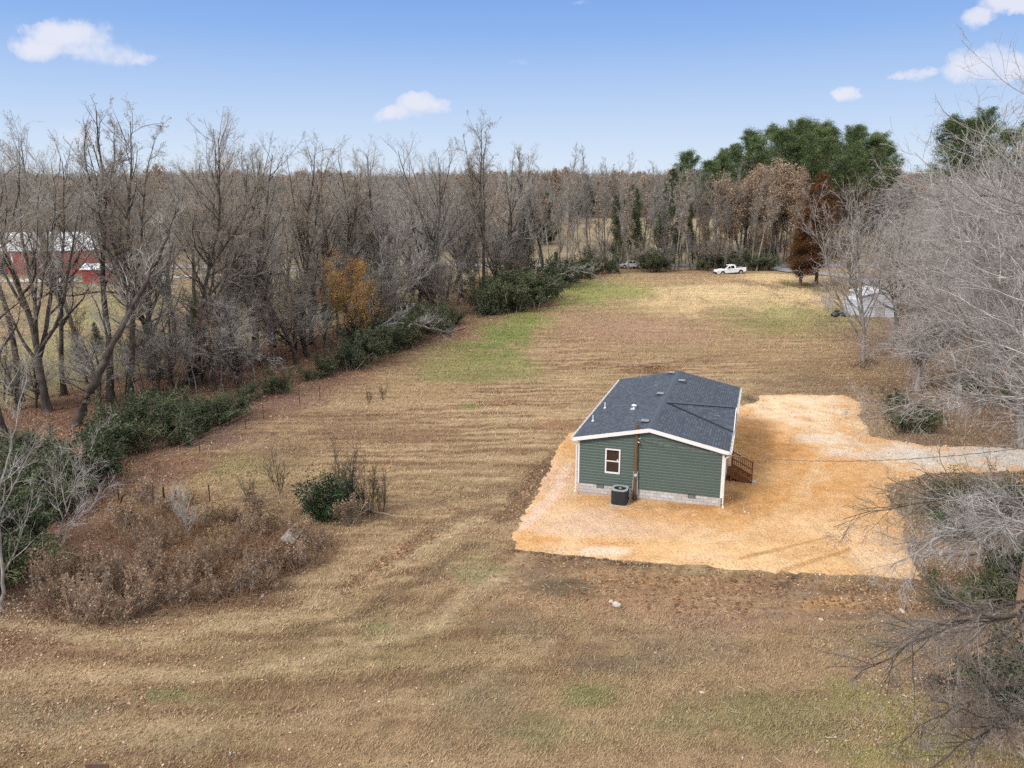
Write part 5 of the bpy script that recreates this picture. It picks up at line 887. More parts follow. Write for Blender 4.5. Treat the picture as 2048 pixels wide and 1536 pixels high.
def back_row():
    for i in range(64):
        px = 1115 + i * 7.7 + rnd(-6, 6); y = rnd(141, 150) if i % 3 else rnd(156, 166)
        if 1545 < px < 1600: y = rnd(158, 170)
        x, yy, z = AT(px, y); top = rnd(335, 400) if px < 1290 else rnd(318, 385); top = {2: 285, 8: 288, 14: 300, 13: 312}.get(i, top)
        sc = HT(yy, top, z) / ZS[i % 6]; plant('bare_tree', SLIM[i % 6], (x, yy, z), rnd(0, 6.28), (sc * 1.0, sc * 1.0, sc), 'slim bare tree in the row along the road behind the field', group='slim bare trees along the road')
    for i in range(44):
        px = 1110 + i * 11 + rnd(-6, 6); x, yy, z = AT(px, rnd(140, 156) if px < 1500 else rnd(154, 165)); sc = rnd(.22, .42); plant('bare_sapling', (SLIM + WIDE)[i % 10], (x, yy, z), rnd(0, 6.28), (sc * 1.8, sc * 1.8, sc), 'low tangled sapling under the tree row along the road', group='low saplings under the roadside trees')
    for i, (px, y, py) in enumerate([(1490, 150, 322), (1525, 149, 312), (1560, 151, 300), (1575, 150, 312), (1545, 162, 325), (1500, 158, 350), (1480, 150, 330), (1440, 158, 390), (1550, 152, 405), (1530, 148, 440), (1410, 163, 420)]):
        x, yy, z = AT(px, y); sc = HT(yy, py, z) / 17.5; plant('oak_tree', OAKB[i % 3], (x, yy, z), rnd(0, 6.28), sc, 'oak with withered tan and brown leaves below the pines', group='brown-leaved oaks below the pines')
    for i, (px, y, py) in enumerate([(1385, 172, 305), (1412, 162, 318), (1440, 166, 305), (1425, 176, 300), (1480, 182, 262), (1500, 178, 270), (1530, 186, 248), (1560, 182, 246), (1588, 188, 240), (1612, 180, 255), (1640, 186, 250), (1668, 182, 256), (1700, 188, 258), (1720, 180, 268), (1752, 184, 284), (1460, 174, 290), (1545, 174, 262), (1630, 174, 272), (1590, 172, 275), (1685, 173, 285),
                                        (1650, 195, 248), (1730, 194, 262), (1875, 150, 232), (1910, 146, 222), (1930, 148, 240), (1970, 140, 255), (2010, 146, 235), (2045, 138, 215), (2080, 144, 220)]):
        x, yy, z = AT(px, y); m = PINES[i % 4]; sc = HT(yy, py, z) / (26.5 + i % 4); right = px > 1800
        plant('pine_tree', m, (x, yy, z), rnd(0, 6.28), (sc * (1.0 if not right else .95),) * 2 + (sc,), 'tall dark green pine behind the pale branches at right' if right else 'tall green pine of the grove above the brown oaks', group='pines behind the right-hand trees' if right else 'pine grove above the road', names=('trunk', 'crown'))
    # second rank beyond the barn and the left hedge
    k = 0
    for px in range(-160, 1130, 26):
        for y0 in (182, 205):
            px2 = px + rnd(-12, 12); y = y0 + rnd(-9, 9)
            if px < 320 and y0 < 190: y += 6
            x, yy, z = AT(px2, y); top = rnd(322, 362) if y0 < 190 else rnd(330, 350); sc = HT(yy, top, z) / 18.5; k += 1
            if k % 7 == 0: plant('oak_tree', OAKB[k % 3], (x, yy, z), rnd(0, 6.28), sc, 'brown-leaved oak at the edge of the woods beyond the left hedge', group='oaks at the edge of the far woods')
            else: plant('bare_tree', SLIM[k % 6], (x, yy, z), rnd(0, 6.28), (sc * 1.25, sc * 1.25, sc), 'bare grey tree at the edge of the woods beyond the left hedge', group='bare trees at the edge of the far woods')
    for i in range(26):          # between the hedge and the road, behind the hedge's far half
        px = rnd(430, 1080); y = rnd(118, 150) + (0 if px > 700 else -6); x, yy, z = AT(px, y); sc = HT(yy, rnd(340, 430), z) / 19; plant('bare_tree', SLIM[i % 6] if i % 3 else WIDE[i % 4], (x, yy, z), rnd(0, 6.28), (sc * 1.2, sc * 1.2, sc), 'bare tree in the thicket between the left hedge and the road', group='thicket trees between hedge and road')
back_row()
def right_side():
    # big near trees whose pale crowns fill the right edge; trunks stand just outside or at the photo's edge
    spec = [(2330, 31, -20, 301, 1.35, 'large pale bare tree whose near branches cross the lower right of the photo'), (2160, 45, 60, 302, 1.35, 'large pale bare tree with whitish branches filling the right edge'), (2090, 58, 150, 303, 1.25, 'pale spreading bare tree behind the nearest one at right'),
            (1985, 72, 245, 304, 1.2, 'pale bare tree with dense fine twigs behind the utility pole'), (1900, 86, 350, 305, 1.0, 'pale bare tree right of the white shed'), (2060, 90, 265, 306, 1.1, 'pale bare tree farther back among the right-hand crowns'), (1850, 112, 360, 307, 1.0, 'pale bare tree behind the white shed'), (1960, 118, 330, 308, 1.0, 'pale bare tree in front of the dark pines at right'), (2045, 52, 300, 346, 1.4, 'wide pale bare tree just above the exit drive at the photo edge'), (1915, 76, 370, 347, 1.4, 'full pale bare tree uphill of the first green shrub'), (1835, 67, 560, 341, 1.5, 'low wide pale bare tree over the green shrubs beside the gravel'), (1975, 66, 440, 342, 1.3, 'wide pale bare tree above the upper side of the drive'), (2120, 38, 420, 344, 1.4, 'pale bare tree behind the light brown utility pole')]
    for px, y, py, sd_, spr, lb in spec:
        x, yy, z = AT(px, y); H = HT(yy, py, z); g = bare(sd_, H=H, r=.24, nl=26, nb=12, nt=8, n4=1, fork=.14, tw=.011 + .00006 * y, spread=spr, limb_len=.52, t0=.14, limb_ang=(.5, 1.15), up=.045)
        plant('bare_tree', tree_meshes('big', g, BARK_PALE, TWIG_PALE), (x, yy, z), sd_ * 1.7, 1, lb)
    # long low limbs reaching left over the gravel and the lower right corner
    def at3(px, y, z): d = y * cP - (z - CH) * sP; return np.array([(px - 1024) / F * d, y, z])
    LM = [((2150, 27, 5.4), (1690, 29, 4.6), 311, 0, 'dark limb arching left over the gravel drive'), ((2150, 23, 4.2), (1740, 23, 2.2), 312, 0, 'dark drooping limb in front of the ash patch'), ((2120, 19, 6.0), (1700, 18.5, 4.4), 313, 0, 'lowest dark limb hanging over the lower right corner'),
          ((2180, 30, 8.6), (1730, 33, 7.6), 314, 1, 'pale limb reaching left above the green shrubs'), ((2170, 34, 10.5), (1745, 38, 9.8), 315, 1, 'pale limb crossing above the utility pole'), ((2180, 38, 12.5), (1760, 43, 12.5), 316, 1, 'pale limb reaching left at mid height of the right edge'),
          ((2180, 34, 15.5), (1790, 38, 16.5), 318, 1, 'high pale limb reaching up and left at the right edge'), ((2140, 21, 2.6), (1800, 20.5, 1.0), 319, 0, 'low dark limb near the yellow-green corner shrub'), ((2130, 22, 7.2), (1770, 22.5, 5.6), 321, 1, 'pale limb hanging beside the light brown utility pole'), ((2190, 29, 3.8), (1810, 31, 2.0), 323, 1, 'lowest pale limb behind the utility pole'), ((2130, 18, 3.6), (1830, 17.5, 2.2), 324, 0, 'dark limb at the bottom right photo corner')]
    for i, (p0, p1, sd_, pale, lb) in enumerate(LM):
        A, B = at3(*p0), at3(*p1); base = np.array([A[0] + 2.8, A[1], float(tz(A[0] + 2.8, A[1]))]); pts = [(0, 0, 0), (-.2, 0, A[2] * .55), tuple(A - base)] + [tuple(A + (B - A) * t - base + np.array([0, 0, math.sin(t * 3.14) * .8])) for t in (.25, .5, .75, 1.0)]
        g = bare(sd_, path=pts, r=.075, nl=24, nb=10, nt=7, n4=1, fork=0, tw=.0075, limb_len=.27, t0=.40, limb_ang=(.3, .8), up=.015, droop=.02); plant('bare_tree', tree_meshes('limb', g, BARK_PALE if pale else BARK_DARK, TWIG_PALE if pale else TWIG_DARK), tuple(base), 0, 1, lb)
    for i, (px, y, py) in enumerate([(1830, 84, 470), (1790, 84, 430), (1760, 104, 420), (1700, 118, 450), (1820, 98, 400), (1900, 100, 390), (2000, 105, 350), (1960, 92, 420), (1790, 132, 400), (1880, 128, 380)]):
        x, yy, z = AT(px, y); sc = HT(yy, py, z) / 19.5; plant('bare_tree', WIDE[i % 4], (x, yy, z), rnd(0, 6.28), sc, 'smaller brown-grey bare tree in the right-hand thicket', group='smaller bare trees of the right-hand thicket')
    for i, (px, py, s, pr) in enumerate([(1815, 850, 1.15, 1), (1850, 835, .8, 0), (1790, 800, .8, 1), (1930, 1000, 1.1, 1), (1985, 1040, 1.3, 1), (1890, 1060, .9, 0), (2035, 1010, 1.2, 1), (1960, 1190, 1.0, 1), (2010, 1170, 1.1, 0), (1900, 1200, .7, 1), (2060, 1120, 1.2, 1), (2045, 1420, .9, 0), (2075, 1380, 1.1, 0), (1930, 780, 1.2, 1), (2010, 800, 1.0, 1)]):
        a = G(px, py + 12); plant('green_shrub', (PRIVET if pr else BUSH)[i % 3], a, rnd(0, 6.28), (s, s, s * .8), {0: 'olive green shrub at the right edge of the gravel, left of the others', 11: 'yellow-green shrub at the bottom right corner'}.get(i, 'green shrub under the pale branches at right'), 'shrub', None if i in (0, 11) else 'green shrubs under the right-hand trees', names=('stems', 'foliage'))
right_side()
def bushes():
    # evergreen undergrowth along the left hedge: (photo x, photo y of the base, scale)
    L = [(20, 1165, 1.1), (-40, 1150, 1.3), (70, 1100, 1.0), (40, 1040, 1.1), (110, 1030, 1.0), (150, 985, 1.15), (200, 960, 1.25), (235, 920, 1.25), (285, 905, 1.0), (310, 870, 1.2), (360, 885, .9), (395, 860, .9), (330, 835, 1.0), (440, 848, .85), (470, 832, .9), (250, 880, 1.2), (90, 960, 1.2), (60, 930, 1.1), (10, 980, 1.2), (345, 862, 1.1), (0, 1060, 1.3), (130, 1000, 1.0), (60, 1010, 1.1), (290, 830, .9), (380, 845, 1.0),
         (700, 740, 1.15), (735, 722, 1.3), (770, 706, 1.35), (805, 695, 1.4), (840, 680, 1.4), (870, 668, 1.3), (720, 700, 1.4), (780, 680, 1.5), (830, 655, 1.4), (900, 650, 1.0), (560, 785, .8), (620, 760, .7), (660, 750, .8), (500, 800, .7),
         (985, 625, 1.5), (1015, 622, 1.9), (1045, 618, 2.0), (1065, 606, 1.9), (1000, 600, 1.9), (1040, 590, 1.8), (960, 630, 1.2), (1095, 598, 1.2), (1120, 575, 1.5), (1145, 566, 1.5), (1100, 568, 1.6), (1165, 556, 1.5), (1130, 556, 1.5), (1190, 548, 1.3)]
    for i, (px, py, s) in enumerate(L):
        a = G(px, py); zone = 0 if px < 480 else 1 if px < 910 else 2; grp = ['evergreen undergrowth before the leaning trunks at left', 'dark green bushes below the golden oak', 'round dark green bushes at the far bend of the hedge'][zone]
        plant('evergreen_bush', (BUSH[i % 5] if i % 4 else PRIVET[i % 3]), a, rnd(0, 6.28), (s, s, s * .95), ['dark evergreen bush in the undergrowth before the leaning trunks at left', 'dark green bush in the row below the golden oak', 'dark green bush in the mound at the far bend of the hedge'][zone], 'bush', grp, names=('stems', 'foliage'))
    for i, (px, py, s) in enumerate([(1215, 545, 1.2), (1320, 543, 1.6), (1295, 545, 1.2), (1500, 540, 1.5), (1530, 541, 1.2), (1410, 541, .9), (1440, 536, 1.2), (1470, 534, 1.4)]):
        a = G(px, py); plant('evergreen_bush', BUSH[i % 5], a, rnd(0, 6.28), (s * 1.3, s, s), 'green roadside bush behind the field, near the parked vehicles', 'bush', 'green roadside bushes behind the field', names=('stems', 'foliage'))
    a = G(658, 1034); plant('evergreen_bush', bush(500, 1.3, 1.9, n=9000, cols=[(.03, .07, .028), (.05, .10, .04), (.022, .045, .02)], lf=.05, stems=34, spiky=.05), a, 0, (1.15, 1.15, 1.15), 'lone dark green bush beside the tall bare shrubs in the brush', 'bush', names=('stems', 'foliage'))
    for i, (px, py, s, lb) in enumerate([(735, 1030, 1.0, 'tall fan-shaped bare shrub immediately right of the lone green bush'), (700, 1030, 1.25, 'thin tall bare shrub rising behind the lone green bush'), (762, 1025, .75, 'short bare shrub at the right end of the brush'), (560, 985, .8, 'bare sapling clump left of the lone green bush'), (500, 1010, .55, 'small bare sapling by the old fence posts'), (765, 800, .5, 'thin bare sapling in the open field nearer the hedge'), (740, 806, .45, 'thinnest bare sapling standing alone in the field')]):
        plant('bare_shrub', SAPL[i % 3], G(px, py), rnd(0, 6), s, lb, 'shrub', names=('stems', 'twigs'))
    g = bare(520, H=4.2, r=.05, nl=14, nb=7, nt=5, fork=.1, tw=.006, spread=1, limb_len=.5, t0=.1); plant('bare_sapling', tree_meshes('sap', g, TWIG_GREY, TWIG_GREY), G(375, 1075), 0, .8, 'pale grey bare sapling in the middle of the weeds')
    W_ = [(170, 1230), (200, 1245), (120, 1215), (230, 1180), (90, 1180), (270, 1190), (250, 1240), (300, 1215), (140, 1160), (310, 1160), (200, 1150), (290, 1100), (330, 1180), (380, 1170), (340, 1030), (300, 1010), (380, 1010), (430, 1050), (470, 1040), (440, 1085), (500, 1080), (540, 1055), (520, 1030), (590, 1060), (610, 1085), (640, 1100), (560, 1120), (600, 1130), (520, 1160), (480, 1190), (430, 1200), (400, 1150), (460, 1120), (350, 1090), (540, 1180), (700, 1050), (250, 1060), (410, 1110), (360, 1210)]
    yel = {(440, 1085), (590, 1060), (540, 1055), (430, 1050), (380, 1010)}
    for i, p in enumerate(W_):
        a = G(*p); y_ = p in yel; plant('dry_weed', (YELW[i % 2] if y_ else DRYW[i % 4]), a, rnd(0, 6), rnd(.6, 1.0) if y_ else rnd(.8, 1.25) if p[0] < 320 else rnd(.5, 1.05), 'dead weed with pale yellow leaves in the brush left of the lone green bush' if y_ else 'dead brown weed with fluffy seed heads in the brush patch', 'weed', 'yellow-leaved weeds in the brush' if y_ else 'brown seed-headed weeds in the brush patch', names=('stems', 'twigs', 'leaves'))
bushes()

# ---- the far woods: one countless mass of trees beyond the fields
def forest():
    src = bpy.data.collections.new('far_wood_sources')
    for i, g in enumerate(FARP):
        v = np.concatenate((g['trunk'][0], g['crown'][0])); q = np.concatenate((g['trunk'][1], g['crown'][1] + len(g['trunk'][0]))); mi = np.concatenate((np.zeros(len(g['trunk'][1])), np.ones(len(g['crown'][1]))))
        me = npmesh('wood_source', v, q, mats=[BARK_FAR, TWIG_FAR if i != 2 else TWIG_BROWN], midx=mi); src.objects.link(bpy.data.objects.new('a%d' % i, me))
    me = OAKB[0]; rs = np.random.RandomState(8); g = FARP[1]; C = g['tips'][rs.randint(0, len(g['tips']), 5000)]; V, Q, cc = leaves(rs, C, .24, TANL, .35); src.objects.link(bpy.data.objects.new('b', npmesh('w', V, Q, mats=[LEAFM], col=cc)))
    v = np.empty(len(CEDAR[0][1].vertices) * 3, np.float32); CEDAR[0][1].vertices.foreach_get('co', v); rs2 = np.random.RandomState(3); v = v.reshape(-1, 4, 3)[rs2.rand(len(v) // 12) < .45]; cen = v.mean(1, keepdims=True); v = (cen * 1.55 + (v - cen) * 3.2).reshape(-1, 3); n_ = len(v) // 4; cc = np.repeat(np.array(DKGREEN)[rs2.randint(0, 4, n_)] * .8, 4, 0)
    src.objects.link(bpy.data.objects.new('c', npmesh('c', v, np.arange(len(v)).reshape(-1, 4), mats=[LEAFM], col=cc)))
    pts = []; rs = np.random.RandomState(4)
    y = 196.0
    while y < 760:
        st = 4.6 if y < 300 else 6.0 if y < 480 else 8.5; half = y * .72 + 20; xs = np.arange(-half, half, st); xs = xs + rs.uniform(-.45, .45, len(xs)) * st; ys = y + rs.uniform(-.45, .45, len(xs)) * st
        for x_, y_ in zip(xs, ys):
            px = 1024 + F * x_ / (y_ * cP + 2)
            if px > 1105 and y_ < 296 + 22 * float(vnoise(x_, y_, 40)) * 2: 
                if px < 1640: continue
            pts.append((x_, y_))
        y += st * .92
    pts = np.array(pts); z = tz(pts[:, 0], pts[:, 1]); n = len(pts); print('forest', n)
    me = bpy.data.meshes.new('far_wood'); me.vertices.add(n); me.vertices.foreach_set('co', np.stack((pts[:, 0], pts[:, 1], z - .3), -1).astype(np.float32).ravel())
    sc = rs.uniform(.78, 1.12, n) * np.where(pts[:, 1] < 260, .88, 1.0) * (1 + .42 * vnoise(pts[:, 0], pts[:, 1], 38) + .25 * vnoise(pts[:, 0] + 90, pts[:, 1], 14)); idx = rs.randint(0, 5, n); idx[rs.rand(n) < .06 + 1.1 * np.clip(vnoise(pts[:, 0] + 300, pts[:, 1], 34) - .12, 0, 1)] = 5; idx[rs.rand(n) < .02 + .9 * np.clip(vnoise(pts[:, 0] + 700, pts[:, 1], 26) - .22, 0, 1)] = 6
    for nm, ty, d in (('s', 'FLOAT', sc), ('k', 'INT', idx), ('r', 'FLOAT', rs.rand(n) * 6.28)):
        a = me.attributes.new(nm, ty, 'POINT'); a.data.foreach_set('value', np.asarray(d, np.float32 if ty == 'FLOAT' else np.int32))
    ob = mk('far_wood', me); setup(ob, kind='stuff'); ng = bpy.data.node_groups.new('far_wood', 'GeometryNodeTree'); ng.interface.new_socket('Geometry', in_out='INPUT', socket_type='NodeSocketGeometry'); ng.interface.new_socket('Geometry', in_out='OUTPUT', socket_type='NodeSocketGeometry')
    gi, go = ng.nodes.new('NodeGroupInput'), ng.nodes.new('NodeGroupOutput'); ip = ng.nodes.new('GeometryNodeInstanceOnPoints'); ci = ng.nodes.new('GeometryNodeCollectionInfo'); ci.inputs[0].default_value = src; ci.inputs['Separate Children'].default_value = True; ci.inputs['Reset Children'].default_value = True
    def na(nm, ty): q = ng.nodes.new('GeometryNodeInputNamedAttribute'); q.data_type = ty; q.inputs[0].default_value = nm; return q.outputs[0]
    mp = ng.nodes.new('GeometryNodeMeshToPoints'); L_ = ng.links.new; L_(gi.outputs[0], mp.inputs[0]); L_(mp.outputs[0], ip.inputs['Points']); L_(ci.outputs[0], ip.inputs['Instance']); ip.inputs['Pick Instance'].default_value = True; L_(na('k', 'INT'), ip.inputs['Instance Index'])
    cb = ng.nodes.new('ShaderNodeCombineXYZ'); L_(na('r', 'FLOAT'), cb.inputs[2]); L_(cb.outputs[0], ip.inputs['Rotation']); L_(na('s', 'FLOAT'), ip.inputs['Scale']); L_(ip.outputs[0], go.inputs[0]); md = ob.modifiers.new('scatter', 'NODES'); md.node_group = ng
forest()

# ---- countless small things lying on the ground
def scatter():
    rs = np.random.RandomState(21)
    def pts(n, y0, y1, p=1.0):
        u = rs.rand(n); y = (y0 ** (1 - p) + u * (y1 ** (1 - p) - y0 ** (1 - p))) ** (1 / (1 - p)) if abs(p - 1) > .01 else y0 * (y1 / y0) ** u
        return rs.uniform(-.70, .70, n) * (y * cP + 6), y
    # dry grass blades
    x, y = pts(520000, 17, 135, 1.25); keep = (poly_sd(x, y, PAD) > .05); x, y = x[keep], y[keep]; u, v = W2H(x, y); keep = ~((u > -.1) & (u < HW + .1) & (v > -.1) & (v < HL + .1)); x, y = x[keep], y[keep]
    bare_ = 1.9 * np.exp(-(np.clip(seg_d(x, y, gp([(1060, 1150), (1250, 1165), (1450, 1185), (1650, 1200), (1800, 1205)])) + vnoise(x, y, 2) * 1.5 - .8, 0, 99) / 1.1) ** 2); dens = -bare_ + vnoise(x, y, 2.3) + vnoise(x, y, .7) + rs.uniform(-.7, .7, len(x)); x, y = x[dens > -.45], y[dens > -.45]; z = tz(x, y); n = len(x); c = ground_colour(x + rs.normal(0, .3, n), y + rs.normal(0, .3, n)) * rs.uniform(.75, 1.45, (n, 1))
    k = rs.rand(n) < .22; c[k] = c[k] * .6 + np.array((.44, .335, .205)) * .4 * rs.uniform(.7, 1.2, (k.sum(), 1))
    hh = (.035 + .0012 * y) * rs.uniform(.6, 1.7, n); an = rs.normal(.5, .9, n); d = np.stack((np.cos(an), np.sin(an), np.zeros(n)), -1); lean = rs.uniform(.3, 1.8, n)[:, None]; w = np.stack((-d[:, 1], d[:, 0], 0 * an), -1) * (.007 + .00028 * y)[:, None]
    B = np.stack((x, y, z + .0), -1); tip = B + d * hh[:, None] * lean + np.array([0, 0, 1.0]) * hh[:, None]; V = np.stack((B - w, B + w, tip), 1).reshape(-1, 3)
    GR = tinted('dry_grass_blades', .9, .1, 1.2, .9, 1.1); o = mk('grass', npmesh('grass', V, None, np.arange(3 * n).reshape(-1, 3), mats=[GR], col=np.repeat(c, 3, 0))); setup(o, kind='stuff')
    # fallen leaves: along the hedge, under the right-hand trees, thinly over the field
    hedge = gp([(-150, 1250), (0, 1160), (120, 1010), (250, 905), (400, 850), (520, 790), (640, 755), (760, 705), (880, 680), (960, 650), (1080, 610), (1150, 560)])
    x, y = pts(260000, 17, 125, .9); hx = np.interp(y, [p[1] for p in hedge], [p[0] for p in hedge]); d = x - hx; rx = np.interp(y, [17, 30, 45, 60, 80], [11.5, 13.5, 20, 23, 33]); q = x - rx
    pr = np.exp(-(np.clip(d - 1, 0, 99) / 6.0)) * .9 + .9 * sstep(q, -2.5, 3.5) + .012; pr = np.where(d < -14, .15, pr) ; bx = W2H(x, y); inpad = poly_sd(x, y, PAD) < 0; pr = np.where(inpad, np.where(q > -1, .12, 0.0), pr); pr = pr * (.5 + 1.2 * sstep(vnoise(x, y, 2.2), -.3, .4)); k = rs.rand(len(x)) < pr * .75; x, y = x[k], y[k]
    C = np.stack((x, y, tz(x, y) + .035), -1); V, Q, cc = leaves(rs, C, .036, [(.40, .25, .17), (.30, .16, .10), (.48, .35, .24), (.22, .115, .07), (.52, .42, .31)], 0, 2.2, .7); sc_ = 1 + .012 * np.repeat(y, 4)[:, None]; V = np.repeat(C, 4, 0) + (V - np.repeat(C, 4, 0)) * sc_
    setup(mk('fallen_leaves', npmesh('fallen_leaves', V, Q, mats=[LEAFM], col=cc)), kind='stuff')
    # loose stones on the pad
    x0, x1, y0, y1 = min(p[0] for p in PAD), 40, min(p[1] for p in PAD), max(p[1] for p in PAD); n = 60000; x, y = rs.uniform(x0, x1, n), rs.uniform(y0, y1, n); sdv = poly_sd(x, y, PAD); pr = np.where(sdv < 0, .16 + .38 * sstep(vnoise(x, y, 2.5), -.1, .3) + .5 * sstep(sdv, -1.2, 0), .55 * np.exp(-np.clip(sdv, 0, 9) / .35)); u, v = W2H(x, y); pr = np.where((u > -.2) & (u < HW + .2) & (v > -.2) & (v < HL), 0, pr); k = rs.rand(n) < pr; x, y = x[k], y[k]
    C = np.stack((x, y, tz(x, y) + .06 - .05 * sstep(sdv[k], -.4, .2)), -1); n = len(C); s = rs.uniform(.012, .038, (n, 1, 1)) * (1 + (rs.rand(n, 1, 1) < .03) * 1.2); base = np.array([[1, 0, 0], [0, 1, 0], [-1, 0, 0], [0, -1, 0], [0, 0, .9]], float); V = (C[:, None] + (base[None] + rs.normal(0, .25, (n, 5, 3))) * s).reshape(-1, 3)
    T = (np.arange(n)[:, None, None] * 5 + np.array([[0, 1, 4], [1, 2, 4], [2, 3, 4], [3, 0, 4]])[None]).reshape(-1, 3); cols = np.array([(.58, .38, .20), (.62, .50, .37), (.50, .28, .11), (.55, .46, .38), (.36, .19, .08)])[rs.randint(0, 5, n)]; setup(mk('gravel', npmesh('gravel', V, None, T, mats=[GR], col=np.repeat(cols, 5, 0))), kind='stuff')
    # brushy tangle of dead stems and bramble in the weed patch
    n = 14000; a = rs.rand(n) * 6.28; rr = np.sqrt(rs.rand(n)); cx, cy = G(380, 1130)[:2]; cs = gp([(330, 1140), (450, 1110), (230, 1190), (540, 1110), (400, 1180), (330, 1060)]); ci = rs.randint(0, 6, n); x = np.array([c_[0] for c_ in cs])[ci] + rr * np.cos(a) * 3.2; y = np.array([c_[1] for c_ in cs])[ci] + rr * np.sin(a) * 2.4
    P0 = np.stack((x, y, tz(x, y)), -1); P, Rd = grow(rs, P0, unit(rs.normal(0, .7, (n, 3)) + np.array([0, 0, .8])), rs.uniform(.3, 1.1, n) * (1 + vnoise(x, y, 1.5)), np.full(n, .008), np.full(n, .004), 3, .25, 0, .5); V, Q = tubes([(P, Rd, 3)]); cc = np.repeat(np.array([(.22, .125, .075), (.30, .18, .11), (.13, .075, .05), (.38, .26, .17)])[rs.randint(0, 4, n)], 12, 0); setup(mk('bramble', npmesh('bramble', V, Q, mats=[GR], col=cc)), kind='stuff')
scatter()

# ---- odds and ends
def debris():
    CON = simple('weathered_board', (.27, .255, .225), (.19, .175, .15), 6, .9, .1, bmp=.4); LOGM = simple('log_bark', (.27, .22, .18), (.17, .13, .10), 6, .9, .1, bmp=.5); CUT = simple('cut_wood', (.50, .38, .24), (.42, .30, .18), 8, .9); ROCK = simple('limestone', (.48, .43, .37), (.36, .31, .26), 8, .9, .1, bmp=.5)
    x, y, z = G(584, 1092); q = MB(); q.add([(-.55, -.5, 0), (.45, -.55, 0), (.55, .5, .03), (-.42, .55, .0), (-.55, -.5, .07), (.45, -.55, .07), (.55, .5, .10), (-.42, .55, .07)], [(0, 3, 2, 1), (4, 5, 6, 7), (0, 1, 5, 4), (1, 2, 6, 5), (2, 3, 7, 6), (3, 0, 4, 7)], CON)
    o = q.build('concrete_slab', None, .015, loc=(x, y, z + .5), rz=-.35); o.rotation_euler = (R(28), R(4), -.35); o.scale = (.8, .75, 1); setup(o, 'grey concrete slab tilted up out of the dead weeds', 'slab')
    def blob(name, px, py, s, mat, label, cat, zz=.0, seed=1):
        rs = np.random.RandomState(seed); me = bpy.data.meshes.new(name); import bmesh; bm = bmesh.new(); bmesh.ops.create_icosphere(bm, subdivisions=2, radius=1)
        for v in bm.verts: k = 1 + rs.uniform(-.16, .16); v.co.x *= k * s[0]; v.co.y *= k * s[1]; v.co.z *= k * s[2]
        bm.to_mesh(me); bm.free(); me.materials.append(mat); x, y, z = G(px, py); o = mk(name, me, None, (x, y, z + s[2] * .6 + zz), rs.uniform(0, 6)); setup(o, label, cat); return o
    blob('rock', 1233, 1213, (.22, .17, .12), ROCK, 'pale limestone chunk on the dirt below the gravel pad', 'rock', seed=2); blob('rock', 1222, 1205, (.12, .1, .07), ROCK, 'smaller pale stone just behind the limestone chunk', 'rock', seed=3)
    blob('rock', 1803, 1222, (.18, .1, .05), ROCK, 'flat pale stone at the right end of the bare dirt', 'rock', seed=4); blob('rock', 1642, 1240, (.13, .09, .04), ROCK, 'flat pale stone below the tyre tracks', 'rock', seed=5); blob('rock', 1404, 1386-0, (.10, .07, .04), ROCK, 'small pale stone alone on the lower lawn', 'rock', seed=9)
    BAGW = simple('white_plastic', (.52, .53, .58), (.40, .41, .45), 5, .5, .4); BLUE = simple('light_blue_plastic', (.25, .50, .60), (.35, .58, .66), 5, .5, .4)
    blob('plastic_jug', 531, 1136, (.11, .08, .09), BAGW, 'crumpled white plastic jug in the brush below the slab', 'jug', .3, 6); blob('litter', 472, 1180, (.14, .08, .05), BLUE, 'light blue plastic scrap at the front of the brush', 'litter', .35, 7); blob('litter', 525, 1193, (.17, .08, .03), BAGW, 'flat white scrap lying on the grass before the brush', 'litter', .02, 8); blob('litter', 1998, 1402, (.16, .10, .06), BAGW, 'white scrap beside the black ash patch', 'litter', .02, 11)
    x, y, z = G(512, 1165); q = MB(); q.tube([(0, 0, .0), (0, 0, .62), (.02, 0, .66), (.36, .05, .68)], .012, FENM, 8); setup(q.build('bent_pipe', loc=(x, y, z + .2)), 'thin bent white pipe sticking out of the brush', 'pipe')
    for p, q_, r, lb in [((893, 668), (930, 657), .13, 'pale cut log at the field edge below the dark bushes'), ((1880, 1112), (2045, 1106), .16, 'long pale fallen log under the branches at right'), ((690, 1003 + 10), (800, 1036), .07, 'thin dark fallen branch right of the bare shrubs'), ((560, 742), (590, 736), .12, 'cut log end below the arching limb'), ((245, 1278), (283, 1292), .03, 'pale dead stick on the grass in front of the brush'), ((1890, 1128), (1905, 1112), .10, 'short stump piece at the left end of the fallen log')]:
        a, b = G(*p), G(*q_); d = np.array(b) - np.array(a); m = MB(); n = 7; rs = np.random.RandomState(int(p[0])); P = [np.array([0, 0, r * .8]) + d * i / n + (rs.normal(0, r * .25, 3) if 0 < i < n else 0) for i in range(n + 1)]; m.tube(P, [r * (1.0 - .3 * i / n) for i in range(n + 1)], LOGM, 10, cap=False); L_ = MB()
        o = m.build('fallen_log', loc=a); L_.tube([P[0] - d / np.linalg.norm(d) * .004, P[0] + d / np.linalg.norm(d) * .02], r * .93, CUT, 10); L_.tube([P[-1] - d / np.linalg.norm(d) * .02, P[-1] + d / np.linalg.norm(d) * .004], r * .66, CUT, 10); L_.build('cut_end', o); setup(o, lb, 'log')
    # old burnt-looking fence posts and rails behind the brush
    OLD = simple('charred_wood', (.055, .04, .032), (.10, .07, .05), 5, .95, .05, bmp=.5); a0, a1 = G(230, 1000), G(520, 1010)
